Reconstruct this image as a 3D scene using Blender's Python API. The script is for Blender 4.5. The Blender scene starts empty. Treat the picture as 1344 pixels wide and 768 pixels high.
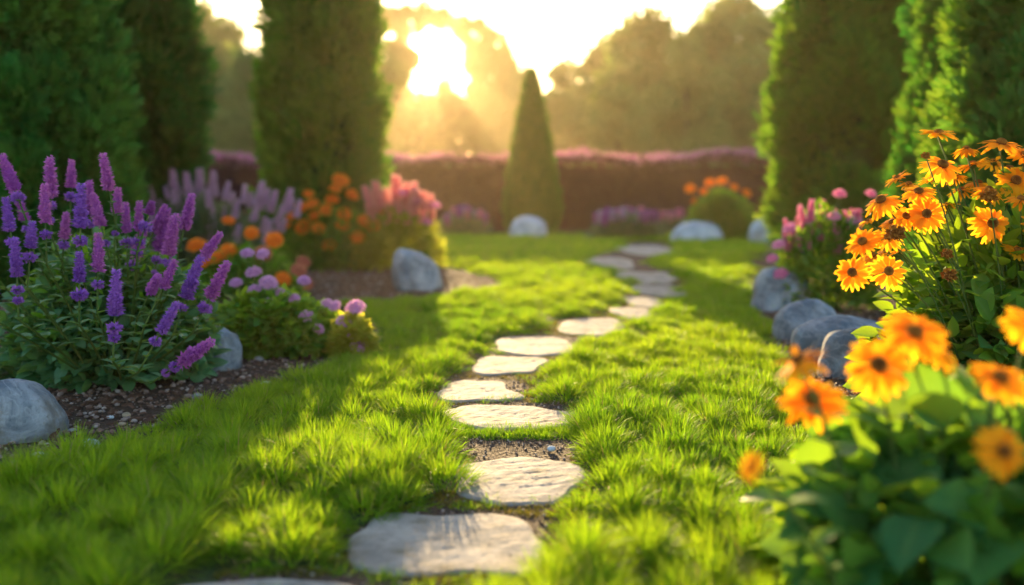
import bpy, math, random
import numpy as np
from mathutils import Vector, Matrix
R = math.radians
rng = np.random.default_rng(7)
random.seed(7)
sc = bpy.context.scene
COL = sc.collection

# ------------------------------------------------------------------ camera, sky, sun, exposure
F = 1307.0; CAM_H = 0.85; PITCH = R(5.64)
cam = bpy.data.cameras.new('camera'); cam.lens = 35.0; cam.sensor_width = 36.0
cam.clip_start = 0.05; cam.clip_end = 2000
cam.dof.use_dof = True; cam.dof.focus_distance = 3.55; cam.dof.aperture_fstop = 1.05
cam_o = bpy.data.objects.new('camera', cam); COL.objects.link(cam_o)
cam_o.location = (0, 0, CAM_H); cam_o.rotation_euler = (R(90) - PITCH, 0, 0)
sc.camera = cam_o

SUN_EL, SUN_AZ = R(7.87), R(-4.6)           # azimuth from +Y, positive to the right
SD = Vector((math.cos(SUN_EL) * math.sin(SUN_AZ), math.cos(SUN_EL) * math.cos(SUN_AZ), math.sin(SUN_EL)))
w = bpy.data.worlds.new("World"); sc.world = w; w.use_nodes = True
nt = w.node_tree; nt.nodes.clear()
out = nt.nodes.new('ShaderNodeOutputWorld'); bg = nt.nodes.new('ShaderNodeBackground')
sky = nt.nodes.new('ShaderNodeTexSky'); sky.sky_type = 'NISHITA'; sky.sun_disc = False
sky.sun_elevation = SUN_EL; sky.sun_rotation = SUN_AZ; sky.altitude = 0
sky.air_density = 1.0; sky.dust_density = 1.0; sky.ozone_density = 1.0
bg.inputs['Strength'].default_value = 0.15

# the sun's own disc and the bright air round it
tc = nt.nodes.new('ShaderNodeTexCoord'); dp = nt.nodes.new('ShaderNodeVectorMath'); dp.operation = 'DOT_PRODUCT'
nrm = nt.nodes.new('ShaderNodeVectorMath'); nrm.operation = 'NORMALIZE'
nt.links.new(tc.outputs['Generated'], nrm.inputs[0]); nt.links.new(nrm.outputs[0], dp.inputs[0]); dp.inputs[1].default_value = SD
def wm(op, a, b=None, clamp=False):
    n = nt.nodes.new('ShaderNodeMath'); n.operation = op; n.use_clamp = clamp
    for i, v in enumerate((a, b)):
        if v is None: continue
        if isinstance(v, (int, float)): n.inputs[i].default_value = v
        else: nt.links.new(v, n.inputs[i])
    return n.outputs[0]
dot = wm('MAXIMUM', dp.outputs['Value'], 0.0)
sun_dim = wm('SUBTRACT', 1.0, wm('MULTIPLY', wm('POWER', dot, 40.0), 0.6))      # sky colour turned down close to the sun so the disc stands out
vm = nt.nodes.new('ShaderNodeVectorMath'); vm.operation = 'SCALE'; nt.links.new(sky.outputs[0], vm.inputs[0]); nt.links.new(sun_dim, vm.inputs['Scale'])
nt.links.new(vm.outputs[0], bg.inputs['Color'])
mr = nt.nodes.new('ShaderNodeMapRange'); mr.interpolation_type = 'SMOOTHSTEP'
mr.inputs['From Min'].default_value = math.cos(R(1.25)); mr.inputs['From Max'].default_value = math.cos(R(0.8))
mr.inputs['To Max'].default_value = 40.0
nt.links.new(dot, mr.inputs['Value'])
aur = wm('ADD', wm('MULTIPLY', wm('POWER', dot, 1500.0), 1.2), wm('MULTIPLY', wm('POWER', dot, 90.0), 0.16))
bg2 = nt.nodes.new('ShaderNodeBackground'); bg2.inputs['Color'].default_value = (1.0, 0.50, 0.16, 1)
nt.links.new(wm('ADD', mr.outputs[0], aur), bg2.inputs['Strength'])
ad = nt.nodes.new('ShaderNodeAddShader'); nt.links.new(bg.outputs[0], ad.inputs[0]); nt.links.new(bg2.outputs[0], ad.inputs[1])
nt.links.new(ad.outputs[0], out.inputs['Surface'])

sl = bpy.data.lights.new('sun', 'SUN'); sl.energy = 5.0; sl.angle = R(0.5); sl.color = (1.0, 0.70, 0.34)
so = bpy.data.objects.new('sun', sl); COL.objects.link(so)
so.rotation_euler = SD.to_track_quat('Z', 'Y').to_euler()

sc.view_settings.view_transform = 'Standard'; sc.view_settings.look = 'None'
sc.view_settings.gamma = 1.0; sc.view_settings.use_curve_mapping = False
sc.view_settings.exposure = 2.0
sc.render.engine = 'CYCLES'
cy = sc.cycles; cy.use_denoising = True; cy.use_adaptive_sampling = True; cy.adaptive_threshold = 0.02
cy.max_bounces = 6; cy.diffuse_bounces = 3; cy.glossy_bounces = 2; cy.transmission_bounces = 4; cy.transparent_max_bounces = 4
cy.volume_bounces = 0; cy.sample_clamp_indirect = 6.0; cy.sample_clamp_direct = 0
cy.caustics_reflective = False; cy.caustics_refractive = False

# ------------------------------------------------------------------ pixel helpers (reading positions off the photograph)
sp, cp = math.sin(PITCH), math.cos(PITCH)
def ray(px, py):
    x = (px - 672) / F; v = (384 - py) / F
    return np.array([x, cp + v * sp, -sp + v * cp])
def G(px, py, z=0.0):
    d = ray(px, py); t = (z - CAM_H) / d[2]; return np.array([d[0] * t, d[1] * t, z])
def W(px, py, Y):
    d = ray(px, py); t = Y / d[1]; return np.array([d[0] * t, Y, CAM_H + d[2] * t])
def proj(P):
    X, Y, Z = P[:, 0], P[:, 1], P[:, 2] - CAM_H
    dep = Y * cp - Z * sp; up = Y * sp + Z * cp
    return 672 + F * X / dep, 384 - F * up / dep
def inpoly(px, py, poly):
    ins = np.zeros(px.shape, bool); n = len(poly)
    for i in range(n):
        x1, y1 = poly[i]; x2, y2 = poly[(i + 1) % n]
        if y1 == y2: continue
        c = ((y1 > py) != (y2 > py)) & (px < (x2 - x1) * (py - y1) / (y2 - y1) + x1)
        ins ^= c
    return ins

# ------------------------------------------------------------------ noise
_k = rng.normal(size=(24, 3)); _ph = rng.uniform(0, 6.28, 24)
def noise(P, freq=1.0, seed=0):
    P = np.asarray(P, float) * freq
    s = 0.0
    for i in range(8):
        j = (i + seed * 5) % 24
        s = s + np.sin(P @ (_k[j] * (1 + 0.35 * i)) + _ph[j]) / (1 + 0.35 * i)
    return s / 3.2

# ------------------------------------------------------------------ mesh builder
def tmpl(v, f, g=None, b=None):
    v = np.array(v, float); n = len(v)
    sizes = np.array([len(q) for q in f], np.int32); loops = np.array([i for q in f for i in q], np.int32)
    return dict(v=v, s=sizes, l=loops, g=np.zeros(n) if g is None else np.array(g, float), b=np.zeros(n) if b is None else np.array(b, float))

class MB:
    def __init__(s): s.v = []; s.s = []; s.l = []; s.c = []; s.m = []; s.n = 0
    def add(s, T, pos, rot=None, scale=None, tint=None, mat=0):
        pos = np.atleast_2d(np.asarray(pos, float)); N = len(pos); n = len(T['v'])
        if N == 0: return
        V = np.broadcast_to(T['v'], (N, n, 3))
        if scale is not None:
            scale = np.asarray(scale, float)
            if scale.ndim == 0: scale = np.full((N, 3), float(scale))
            elif scale.ndim == 1: scale = np.repeat(scale[:, None], 3, 1)
            V = V * scale[:, None, :]
        if rot is not None: V = np.einsum('nij,nkj->nki', rot, V)
        V = V + pos[:, None, :]
        c = np.ones((N, n, 4)); c[:, :, 0] = (rng.random(N) if tint is None else np.broadcast_to(tint, (N,)))[:, None]
        c[:, :, 1] = T['g']; c[:, :, 2] = T['b']
        s.v.append(V.reshape(-1, 3)); s.c.append(c.reshape(-1, 4))
        s.l.append((T['l'][None, :] + (np.arange(N) * n)[:, None] + s.n).ravel()); s.s.append(np.tile(T['s'], N))
        s.m.append(np.full(N * len(T['s']), mat, np.int32)); s.n += N * n
    def mesh(s, name, mats, smooth=True):
        v = np.concatenate(s.v).astype(np.float32); l = np.concatenate(s.l).astype(np.int32); z = np.concatenate(s.s).astype(np.int32)
        me = bpy.data.meshes.new(name); me.vertices.add(len(v)); me.vertices.foreach_set('co', v.ravel())
        me.loops.add(len(l)); me.loops.foreach_set('vertex_index', l)
        me.polygons.add(len(z)); st = np.zeros(len(z), np.int32); st[1:] = np.cumsum(z)[:-1]
        me.polygons.foreach_set('loop_start', st); me.polygons.foreach_set('loop_total', z)
        me.polygons.foreach_set('material_index', np.concatenate(s.m)); me.polygons.foreach_set('use_smooth', np.full(len(z), smooth))
        a = me.color_attributes.new('tint', 'FLOAT_COLOR', 'POINT'); a.data.foreach_set('color', np.concatenate(s.c).astype(np.float32).ravel())
        for m in (mats if isinstance(mats, (list, tuple)) else [mats]): me.materials.append(m)
        me.update(calc_edges=True); return me
    def build(s, name, mats, parent=None, loc=(0, 0, 0), smooth=True):
        return link(name, s.mesh(name, mats, smooth), parent, loc)

def link(name, me, parent=None, loc=(0, 0, 0), rot=None, scale=1.0):
    o = bpy.data.objects.new(name, me); COL.objects.link(o)
    if parent is not None: o.parent = parent
    o.location = loc
    if rot is not None: o.rotation_mode = 'QUATERNION'; o.rotation_quaternion = rot
    o.scale = (scale, scale, scale) if isinstance(scale, (int, float)) else scale
    return o
def tag(o, label=None, cat=None, group=None, kind=None):
    if label: o['label'] = label
    if cat: o['category'] = cat
    if group: o['group'] = group
    if kind: o['kind'] = kind
    return o
def thing(name, label, cat, loc, group=None):
    o = bpy.data.objects.new(name, None); COL.objects.link(o); o.location = loc; o.empty_display_size = 0.1
    return tag(o, label, cat, group)

def frames(d, hint):
    """rotation matrices whose Y axis is d and whose Z axis leans to hint"""
    d = d / (np.linalg.norm(d, axis=1, keepdims=True) + 1e-9)
    x = np.cross(d, hint); x /= (np.linalg.norm(x, axis=1, keepdims=True) + 1e-9)
    z = np.cross(x, d)
    return np.stack([x, d, z], axis=2)
def sph(n, zmin=-1.0, zmax=1.0):
    z = rng.uniform(zmin, zmax, n); a = rng.uniform(0, 2 * math.pi, n); r = np.sqrt(1 - z * z)
    return np.stack([r * np.cos(a), r * np.sin(a), z], 1)

def leaf_t(L=1.0, Wd=0.4, n=5, fold=0.12, curl=0.2, p=0.8, tip=0.0):
    v = []; g = []; b = []
    for i in range(n + 1):
        t = i / n; ww = Wd * 0.5 * (math.sin(math.pi * min(1, t ** p)) ** 0.8 if 0 < t < 1 else 0.02 + (tip if t == 1 else 0.04))
        z = -curl * L * t * t
        for sx in (-1, 0, 1):
            v.append((sx * ww, t * L, z + abs(sx) * fold * ww * 2)); g.append(abs(sx)); b.append(t)
    f = []
    for i in range(n):
        k = i * 3; f += [(k, k + 1, k + 4, k + 3), (k + 1, k + 2, k + 5, k + 4)]
    return tmpl(v, f, g, b)
def blade_t(bend, n=3):
    v = []; f = []; b = []
    for i in range(n + 1):
        t = i / n; ww = 0.5 * (1 - t ** 1.6); a = bend * t
        v += [(-ww, t * (1 - 0.12 * bend * t), a * t * 0.5), (ww, t * (1 - 0.12 * bend * t), a * t * 0.5)]; b += [t, t]
    for i in range(n - 1): k = 2 * i; f.append((k, k + 1, k + 3, k + 2))
    k = 2 * (n - 1); v.pop(); b.pop(); f.append((k, k + 1, k + 2))
    return tmpl(v, f, None, b)
def quad_t(n=1):
    return tmpl([(-.5, 0, 0), (.5, 0, 0), (.3, 1, .1), (-.3, 1, .1)], [(0, 1, 2, 3)], [0, 0, 1, 1], [0, 0, 1, 1])
def tube(mb, pts, rad, sides=6, tint=0.5, mat=0):
    pts = np.asarray(pts, float); n = len(pts); rad = np.broadcast_to(rad, (n,))
    tg = np.gradient(pts, axis=0); tg /= np.linalg.norm(tg, axis=1, keepdims=True) + 1e-9
    hint = np.tile(np.array([[1.0, 0.13, 0.07]]), (n, 1)); Fm = frames(tg, hint)
    v = []; f = []
    for i in range(n):
        for k in range(sides):
            a = 2 * math.pi * k / sides
            v.append(pts[i] + rad[i] * (math.cos(a) * Fm[i, :, 0] + math.sin(a) * Fm[i, :, 2]))
    for i in range(n - 1):
        for k in range(sides):
            f.append((i * sides + k, i * sides + (k + 1) % sides, (i + 1) * sides + (k + 1) % sides, (i + 1) * sides + k))
    f.append(tuple((n - 1) * sides + k for k in range(sides)))
    mb.add(tmpl(v, f), [(0, 0, 0)], tint=tint, mat=mat)
def bez(a, b, c, n=8):
    t = np.linspace(0, 1, n)[:, None]; a, b, c = map(np.asarray, (a, b, c))
    return (1 - t) ** 2 * a + 2 * t * (1 - t) * b + t * t * c
def ico(sub):
    import bmesh
    bm = bmesh.new(); bmesh.ops.create_icosphere(bm, subdivisions=sub, radius=1.0)
    bm.verts.ensure_lookup_table(); v = [tuple(x.co) for x in bm.verts]; f = [tuple(q.index for q in p.verts) for p in bm.faces]; bm.free()
    return np.array(v), f

# ------------------------------------------------------------------ materials
def newmat(name):
    m = bpy.data.materials.new(name); m.use_nodes = True; nt = m.node_tree; nt.nodes.clear()
    o = nt.nodes.new('ShaderNodeOutputMaterial'); return m, nt, o
def N(nt, t, **kw):
    n = nt.nodes.new(t)
    for k, v in kw.items(): setattr(n, k, v)
    return n
def c4(c): return (c[0], c[1], c[2], 1.0)
def mixc(nt, fac, a, b, bt='MIX'):
    n = nt.nodes.new('ShaderNodeMix'); n.data_type = 'RGBA'; n.blend_type = bt
    for idx, v in ((0, fac), (6, a), (7, b)):
        if isinstance(v, (int, float)): n.inputs[idx].default_value = v
        elif isinstance(v, tuple): n.inputs[idx].default_value = c4(v)
        else: nt.links.new(v, n.inputs[idx])
    return n.outputs[2]
def leaf_mat(name, c1, c2, t1, t2, trans=0.45, rough=0.5, rib=None, base=None, spec=0.4, nscale=9.0):
    """c1..c2: surface colour by each leaf's own tint; t1..t2: colour of the light that comes through; rib: midrib colour; base: colour at the leaf's foot"""
    m, nt, o = newmat(name)
    at = N(nt, 'ShaderNodeAttribute', attribute_name='tint'); sep = N(nt, 'ShaderNodeSeparateColor'); nt.links.new(at.outputs['Color'], sep.inputs[0])
    no = N(nt, 'ShaderNodeTexNoise'); no.inputs['Scale'].default_value = nscale; no.inputs['Detail'].default_value = 3
    gg = N(nt, 'ShaderNodeNewGeometry'); nt.links.new(gg.outputs['Position'], no.inputs['Vector'])
    fac = N(nt, 'ShaderNodeMath', operation='ADD', use_clamp=True); a = N(nt, 'ShaderNodeMath', operation='MULTIPLY_ADD')
    nt.links.new(no.outputs['Fac'], a.inputs[0]); a.inputs[1].default_value = 0.9; a.inputs[2].default_value = -0.45
    oi = N(nt, 'ShaderNodeObjectInfo'); om = N(nt, 'ShaderNodeMath', operation='MULTIPLY_ADD'); nt.links.new(oi.outputs['Random'], om.inputs[0]); om.inputs[1].default_value = 0.5; om.inputs[2].default_value = -0.25
    a2 = N(nt, 'ShaderNodeMath', operation='ADD'); nt.links.new(a.outputs[0], a2.inputs[0]); nt.links.new(om.outputs[0], a2.inputs[1])
    nt.links.new(a2.outputs[0], fac.inputs[0]); nt.links.new(sep.outputs[0], fac.inputs[1])
    col = mixc(nt, fac.outputs[0], c1, c2); tcol = mixc(nt, fac.outputs[0], t1, t2)
    if base is not None:
        r = N(nt, 'ShaderNodeMapRange'); nt.links.new(sep.outputs[2], r.inputs['Value']); r.inputs['From Min'].default_value = 0.02; r.inputs['From Max'].default_value = 0.45
        r.inputs['To Min'].default_value = 0.85; r.inputs['To Max'].default_value = 0
        col = mixc(nt, r.outputs[0], col, base); tcol = mixc(nt, r.outputs[0], tcol, base)
    if rib is not None:
        r = N(nt, 'ShaderNodeMapRange'); nt.links.new(sep.outputs[1], r.inputs['Value']); r.inputs['From Min'].default_value = 0.0; r.inputs['From Max'].default_value = 0.22
        r.inputs['To Min'].default_value = 0.7; r.inputs['To Max'].default_value = 0
        col = mixc(nt, r.outputs[0], col, rib)
    p = N(nt, 'ShaderNodeBsdfPrincipled'); p.inputs['Roughness'].default_value = rough; p.inputs['Specular IOR Level'].default_value = spec
    nt.links.new(col, p.inputs['Base Color'])
    tr = N(nt, 'ShaderNodeBsdfTranslucent'); nt.links.new(tcol, tr.inputs['Color'])
    mx = N(nt, 'ShaderNodeMixShader'); mx.inputs[0].default_value = trans
    nt.links.new(p.outputs[0], mx.inputs[1]); nt.links.new(tr.outputs[0], mx.inputs[2]); nt.links.new(mx.outputs[0], o.inputs[0])
    return m
def rock_mat(name, dark, light, vein, scale=6.0, bump=0.5, rough=0.75, spot=0.5, dirt=0.0, dz=None):
    m, nt, o = newmat(name)
    co = N(nt, 'ShaderNodeTexCoord'); src = co.outputs['Object']
    n1 = N(nt, 'ShaderNodeTexNoise'); n1.inputs['Scale'].default_value = scale; n1.inputs['Detail'].default_value = 9; n1.inputs['Roughness'].default_value = 0.62; n1.inputs['Distortion'].default_value = 0.6
    n2 = N(nt, 'ShaderNodeTexNoise'); n2.inputs['Scale'].default_value = scale * 9; n2.inputs['Detail'].default_value = 6; n2.inputs['Roughness'].default_value = 0.7
    n3 = N(nt, 'ShaderNodeTexNoise'); n3.inputs['Scale'].default_value = scale * 0.7; n3.inputs['Detail'].default_value = 5; n3.inputs['Distortion'].default_value = 2.5
    for n in (n1, n2, n3): nt.links.new(src, n.inputs['Vector'])
    def ramp(s, a, b):
        r = N(nt, 'ShaderNodeMapRange'); r.interpolation_type = 'SMOOTHSTEP'; nt.links.new(s, r.inputs['Value']); r.inputs['From Min'].default_value = a; r.inputs['From Max'].default_value = b; return r.outputs[0]
    col = mixc(nt, ramp(n1.outputs['Fac'], 0.36, 0.64), dark, light)
    sp_ = N(nt, 'ShaderNodeMath', operation='MULTIPLY'); nt.links.new(ramp(n2.outputs['Fac'], 0.52, 0.7), sp_.inputs[0]); sp_.inputs[1].default_value = spot
    col = mixc(nt, sp_.outputs[0], col, tuple(x * 0.45 for x in dark))
    ab = N(nt, 'ShaderNodeMath', operation='ABSOLUTE'); sb = N(nt, 'ShaderNodeMath', operation='SUBTRACT'); nt.links.new(n3.outputs['Fac'], sb.inputs[0]); sb.inputs[1].default_value = 0.5; nt.links.new(sb.outputs[0], ab.inputs[0])
    vv = N(nt, 'ShaderNodeMapRange'); nt.links.new(ab.outputs[0], vv.inputs['Value']); vv.inputs['From Min'].default_value = 0.0; vv.inputs['From Max'].default_value = 0.035; vv.inputs['To Min'].default_value = 0.28; vv.inputs['To Max'].default_value = 0
    col = mixc(nt, vv.outputs[0], col, vein)
    if dirt:        # soil stains and moss with their own outline
        n4 = N(nt, 'ShaderNodeTexNoise'); n4.inputs['Scale'].default_value = 4.3; n4.inputs['Detail'].default_value = 8; n4.inputs['Roughness'].default_value = .68
        pos = N(nt, 'ShaderNodeNewGeometry'); nt.links.new(pos.outputs['Position'], n4.inputs['Vector'])
        src4 = n4.outputs['Fac']
        if dz is not None:
            sx = N(nt, 'ShaderNodeSeparateXYZ'); nt.links.new(pos.outputs['Position'], sx.inputs[0])
            mz = N(nt, 'ShaderNodeMapRange'); nt.links.new(sx.outputs[2], mz.inputs['Value']); mz.inputs['From Min'].default_value = 0; mz.inputs['From Max'].default_value = dz; mz.inputs['To Min'].default_value = .16; mz.inputs['To Max'].default_value = 0
            ad4 = N(nt, 'ShaderNodeMath', operation='ADD'); nt.links.new(src4, ad4.inputs[0]); nt.links.new(mz.outputs[0], ad4.inputs[1]); src4 = ad4.outputs[0]
        f4 = N(nt, 'ShaderNodeMath', operation='MULTIPLY'); nt.links.new(ramp(src4, .54, .66), f4.inputs[0]); f4.inputs[1].default_value = dirt
        col = mixc(nt, f4.outputs[0], col, (.13, .105, .06))
    p = N(nt, 'ShaderNodeBsdfPrincipled'); p.inputs['Roughness'].default_value = rough; p.inputs['Specular IOR Level'].default_value = 0.2; nt.links.new(col, p.inputs['Base Color'])
    h = N(nt, 'ShaderNodeMath', operation='MULTIPLY_ADD'); nt.links.new(n2.outputs['Fac'], h.inputs[0]); h.inputs[1].default_value = 0.35; nt.links.new(n1.outputs['Fac'], h.inputs[2])
    bp = N(nt, 'ShaderNodeBump'); bp.inputs['Strength'].default_value = bump; bp.inputs['Distance'].default_value = 0.02; nt.links.new(h.outputs[0], bp.inputs['Height']); nt.links.new(bp.outputs[0], p.inputs['Normal'])
    nt.links.new(p.outputs[0], o.inputs[0]); return m
def ground_mat(name, a, b, c, scale, bump=0.6, dist=0.02):
    m, nt, o = newmat(name); co = N(nt, 'ShaderNodeTexCoord')
    n1 = N(nt, 'ShaderNodeTexNoise'); n1.inputs['Scale'].default_value = scale; n1.inputs['Detail'].default_value = 10; n1.inputs['Roughness'].default_value = 0.7
    v = N(nt, 'ShaderNodeTexVoronoi'); v.inputs['Scale'].default_value = scale * 9
    for n in (n1, v): nt.links.new(co.outputs['Object'], n.inputs['Vector'])
    r = N(nt, 'ShaderNodeMapRange'); nt.links.new(n1.outputs['Fac'], r.inputs['Value']); r.inputs['From Min'].default_value = 0.35; r.inputs['From Max'].default_value = 0.65
    col = mixc(nt, r.outputs[0], a, b); s = N(nt, 'ShaderNodeSeparateColor'); nt.links.new(v.outputs['Color'], s.inputs[0])
    k = N(nt, 'ShaderNodeMath', operation='MULTIPLY'); nt.links.new(s.outputs[0], k.inputs[0]); k.inputs[1].default_value = 0.6
    col = mixc(nt, k.outputs[0], col, c)
    p = N(nt, 'ShaderNodeBsdfPrincipled'); p.inputs['Roughness'].default_value = 0.9; p.inputs['Specular IOR Level'].default_value = 0.2; nt.links.new(col, p.inputs['Base Color'])
    h = N(nt, 'ShaderNodeMath', operation='MULTIPLY_ADD'); nt.links.new(v.outputs['Distance'], h.inputs[0]); h.inputs[1].default_value = -0.5; nt.links.new(n1.outputs['Fac'], h.inputs[2])
    bp = N(nt, 'ShaderNodeBump'); bp.inputs['Strength'].default_value = bump; bp.inputs['Distance'].default_value = dist; nt.links.new(h.outputs[0], bp.inputs['Height']); nt.links.new(bp.outputs[0], p.inputs['Normal'])
    nt.links.new(p.outputs[0], o.inputs[0]); return m

M = {}
M['grass'] = leaf_mat('grass', (.045, .13, .012), (.085, .19, .015), (.19, .42, .008), (.44, .60, .012), trans=0.55, rough=0.55, spec=0.15, nscale=2.5)
M['straw'] = leaf_mat('straw', (.22, .17, .06), (.34, .27, .11), (.4, .3, .08), (.5, .4, .12), trans=0.4, rough=0.6, spec=0.15)
M['moss'] = leaf_mat('moss', (.07, .09, .012), (.15, .12, .02), (.2, .22, .02), (.4, .3, .03), trans=0.4, rough=0.7, spec=0.15, nscale=5)
M['turf'] = ground_mat('turf_soil', (.03, .045, .012), (.045, .07, .015), (.03, .03, .015), 3.0)
M['soil'] = ground_mat('bed_soil', (.045, .026, .019), (.075, .045, .032), (.10, .065, .05), 9.0, 0.9, 0.03)
M['pebble'] = leaf_mat('gravel', (.15, .085, .065), (.36, .30, .28), (.1, .1, .1), (.1, .1, .1), trans=0.0, rough=0.65, spec=0.35, nscale=22)
M['mulch'] = leaf_mat('bark_chips', (.05, .025, .016), (.15, .075, .05), (.1, .1, .1), (.1, .1, .1), trans=0.0, rough=0.8, spec=0.2, nscale=22)
M['rock'] = rock_mat('boulder_rock', (.10, .125, .165), (.29, .325, .38), (.42, .45, .5), 5.5, 0.9, dirt=.5, dz=.05)
M['rock_pale'] = rock_mat('pale_rock', (.28, .33, .41), (.48, .53, .61), (.6, .62, .66), 4.0, 0.5, dirt=.3, dz=.05)
M['slab'] = rock_mat('stepping_stone', (.20, .18, .165), (.35, .31, .28), (.42, .38, .345), 7.0, 0.7, rough=0.8, spot=0.45, dirt=.75)
M['bark'] = rock_mat('bark', (.05, .035, .025), (.11, .08, .06), (.14, .11, .08), 8.0, 0.8, 0.9)
M['conifer'] = leaf_mat('conifer', (.02, .125, .014), (.06, .24, .022), (.11, .36, .012), (.3, .42, .02), trans=0.42, rough=0.55, spec=0.25, nscale=3)
M['conifer_blue'] = leaf_mat('conifer_blue', (.015, .12, .028), (.045, .22, .04), (.07, .32, .02), (.24, .36, .02), trans=0.42, rough=0.55, spec=0.25, nscale=3)
M['conifer_core'] = ground_mat('conifer_core', (.025, .08, .016), (.05, .13, .02), (.03, .09, .015), 12)
M['leaf_dark'] = leaf_mat('sage_leaf', (.045, .15, .06), (.10, .25, .09), (.14, .30, .04), (.3, .42, .03), trans=0.35, rough=0.42, rib=(.11, .2, .09), nscale=7)
M['leaf_mid'] = leaf_mat('bush_leaf', (.045, .15, .02), (.10, .24, .03), (.20, .42, .012), (.45, .6, .02), trans=0.48, rough=0.45, spec=0.25, rib=(.12, .22, .06), nscale=7)
M['leaf_broad'] = leaf_mat('broad_leaf', (.025, .12, .045), (.06, .19, .05), (.16, .40, .02), (.34, .52, .02), trans=0.45, rough=0.55, spec=.15, rib=(.09, .2, .06), nscale=6)
M['leaf_grey'] = leaf_mat('grey_leaf', (.10, .15, .09), (.17, .22, .13), (.2, .3, .1), (.35, .42, .14), trans=0.4, rough=0.6, nscale=5)
M['leaf_sunlit'] = leaf_mat('sunlit_leaf', (.16, .20, .02), (.28, .30, .03), (.45, .52, .03), (.75, .68, .05), trans=0.6, rough=0.5, nscale=5)  # yellow of sunlit foliage put into the leaf colour itself
M['stem'] = leaf_mat('stem', (.06, .13, .03), (.12, .17, .05), (.2, .3, .03), (.3, .4, .04), trans=0.25, rough=0.65, spec=0.12, nscale=14)
M['purple'] = leaf_mat('purple_floret', (.32, .07, .44), (.56, .17, .56), (.6, .14, .62), (.9, .38, .72), trans=0.42, rough=0.6, spec=0.2, nscale=8)
M['violet'] = leaf_mat('violet_floret', (.28, .09, .48), (.42, .16, .60), (.32, .12, .7), (.5, .25, .8), trans=0.4, rough=0.6, spec=0.2, nscale=8)
M['lilac'] = leaf_mat('lilac_floret', (.55, .38, .58), (.75, .56, .74), (.7, .45, .68), (.88, .65, .82), trans=0.45, rough=0.6, spec=0.2, nscale=6)
M['pink'] = leaf_mat('pink_floret', (.82, .34, .42), (.92, .55, .58), (.9, .34, .40), (1.0, .55, .50), trans=0.6, rough=0.6, spec=0.2, nscale=6)
M['magenta'] = leaf_mat('magenta_floret', (.72, .20, .42), (.90, .45, .62), (.9, .3, .52), (1.0, .5, .68), trans=0.45, rough=0.6, spec=0.2, nscale=6)
M['button'] = leaf_mat('button_petal', (.50, .24, .52), (.70, .38, .62), (.7, .35, .6), (.85, .5, .7), trans=0.4, rough=0.6, spec=0.2, nscale=20)
M['petal'] = leaf_mat('orange_petal', (.84, .30, .010), (.94, .46, .018), (1.0, .40, .01), (1.0, .59, .02), trans=0.6, rough=0.6, spec=0.1, base=(.75, .2, .01), nscale=14)
M['marigold'] = leaf_mat('marigold_petal', (.75, .16, .01), (.90, .30, .02), (.9, .25, .01), (1.0, .42, .03), trans=0.4, rough=0.55, spec=0.2, nscale=12)
M['rust'] = leaf_mat('rust_petal', (.32, .08, .05), (.50, .16, .10), (.5, .14, .06), (.6, .25, .1), trans=0.3, rough=0.6, spec=0.2, nscale=12)
M['centre'] = leaf_mat('flower_centre', (.17, .055, .015), (.48, .20, .03), (.2, .06, .01), (.3, .1, .01), trans=0.1, rough=0.8, spec=0.1, nscale=60)
M['hedge'] = leaf_mat('hedge_leaf', (.045, .014, .026), (.09, .035, .05), (.12, .035, .04), (.22, .08, .06), trans=0.35, rough=0.55, spec=0.2, nscale=1.5)
M['hedge_flower'] = leaf_mat('hedge_flower', (.34, .10, .24), (.52, .22, .36), (.5, .16, .3), (.68, .3, .42), trans=0.45, rough=0.6, spec=0.2, nscale=2)
M['far_leaf'] = leaf_mat('far_leaf', (.09, .17, .05), (.17, .27, .08), (.2, .32, .04), (.36, .42, .07), trans=0.4, rough=0.6, spec=0.2, nscale=.3)  # leaf colour lightened to stand in for haze over the far trees
M['far_wood'] = leaf_mat('far_wood_leaf', (.09, .16, .06), (.15, .23, .09), (.12, .14, .04), (.2, .2, .06), trans=0.35, rough=0.6, spec=0.2, nscale=.2)

# ------------------------------------------------------------------ layout in the photograph's pixels (ground outlines)
LEFT_BED = [(-900, 900), (-500, 760), (-200, 690), (0, 640), (120, 600), (230, 556), (330, 524), (400, 500), (455, 480), (500, 466), (500, 440), (478, 415), (440, 400),
            (520, 400), (580, 392), (640, 384), (658, 373), (640, 364), (600, 358), (578, 345), (566, 322), (560, 311), (400, 309), (-900, 309)]
RIGHT_BED = [(2400, 1400), (1330, 1200), (1130, 800), (1075, 680), (1062, 600), (1056, 550), (1040, 505), (1020, 460), (1000, 430), (985, 400), (978, 372), (988, 345), (1002, 325), (1008, 311), (2400, 309)]
FAR_BED = [(-3000, 311.5), (560, 311.5), (700, 308), (860, 309.5), (1010, 311.5), (4000, 311.5), (4000, 295), (-3000, 295)]
PATH = [(200, 840), (300, 752), (440, 748), (446, 700), (520, 672), (580, 655), (583, 600), (575, 570), (566, 540), (562, 505), (606, 480), (632, 455), (690, 436), (726, 424), (790, 408), (812, 392),
        (826, 374), (812, 360), (770, 350), (762, 340), (812, 330), (825, 318), (890, 318), (888, 336), (836, 345), (888, 358), (905, 372), (902, 388), (875, 402), (858, 416), (826, 434), (770, 462), (728, 488), (696, 522), (766, 532), (770, 560), (774, 610), (778, 655), (752, 672), (768, 715), (745, 765), (690, 800), (480, 860)]
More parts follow.
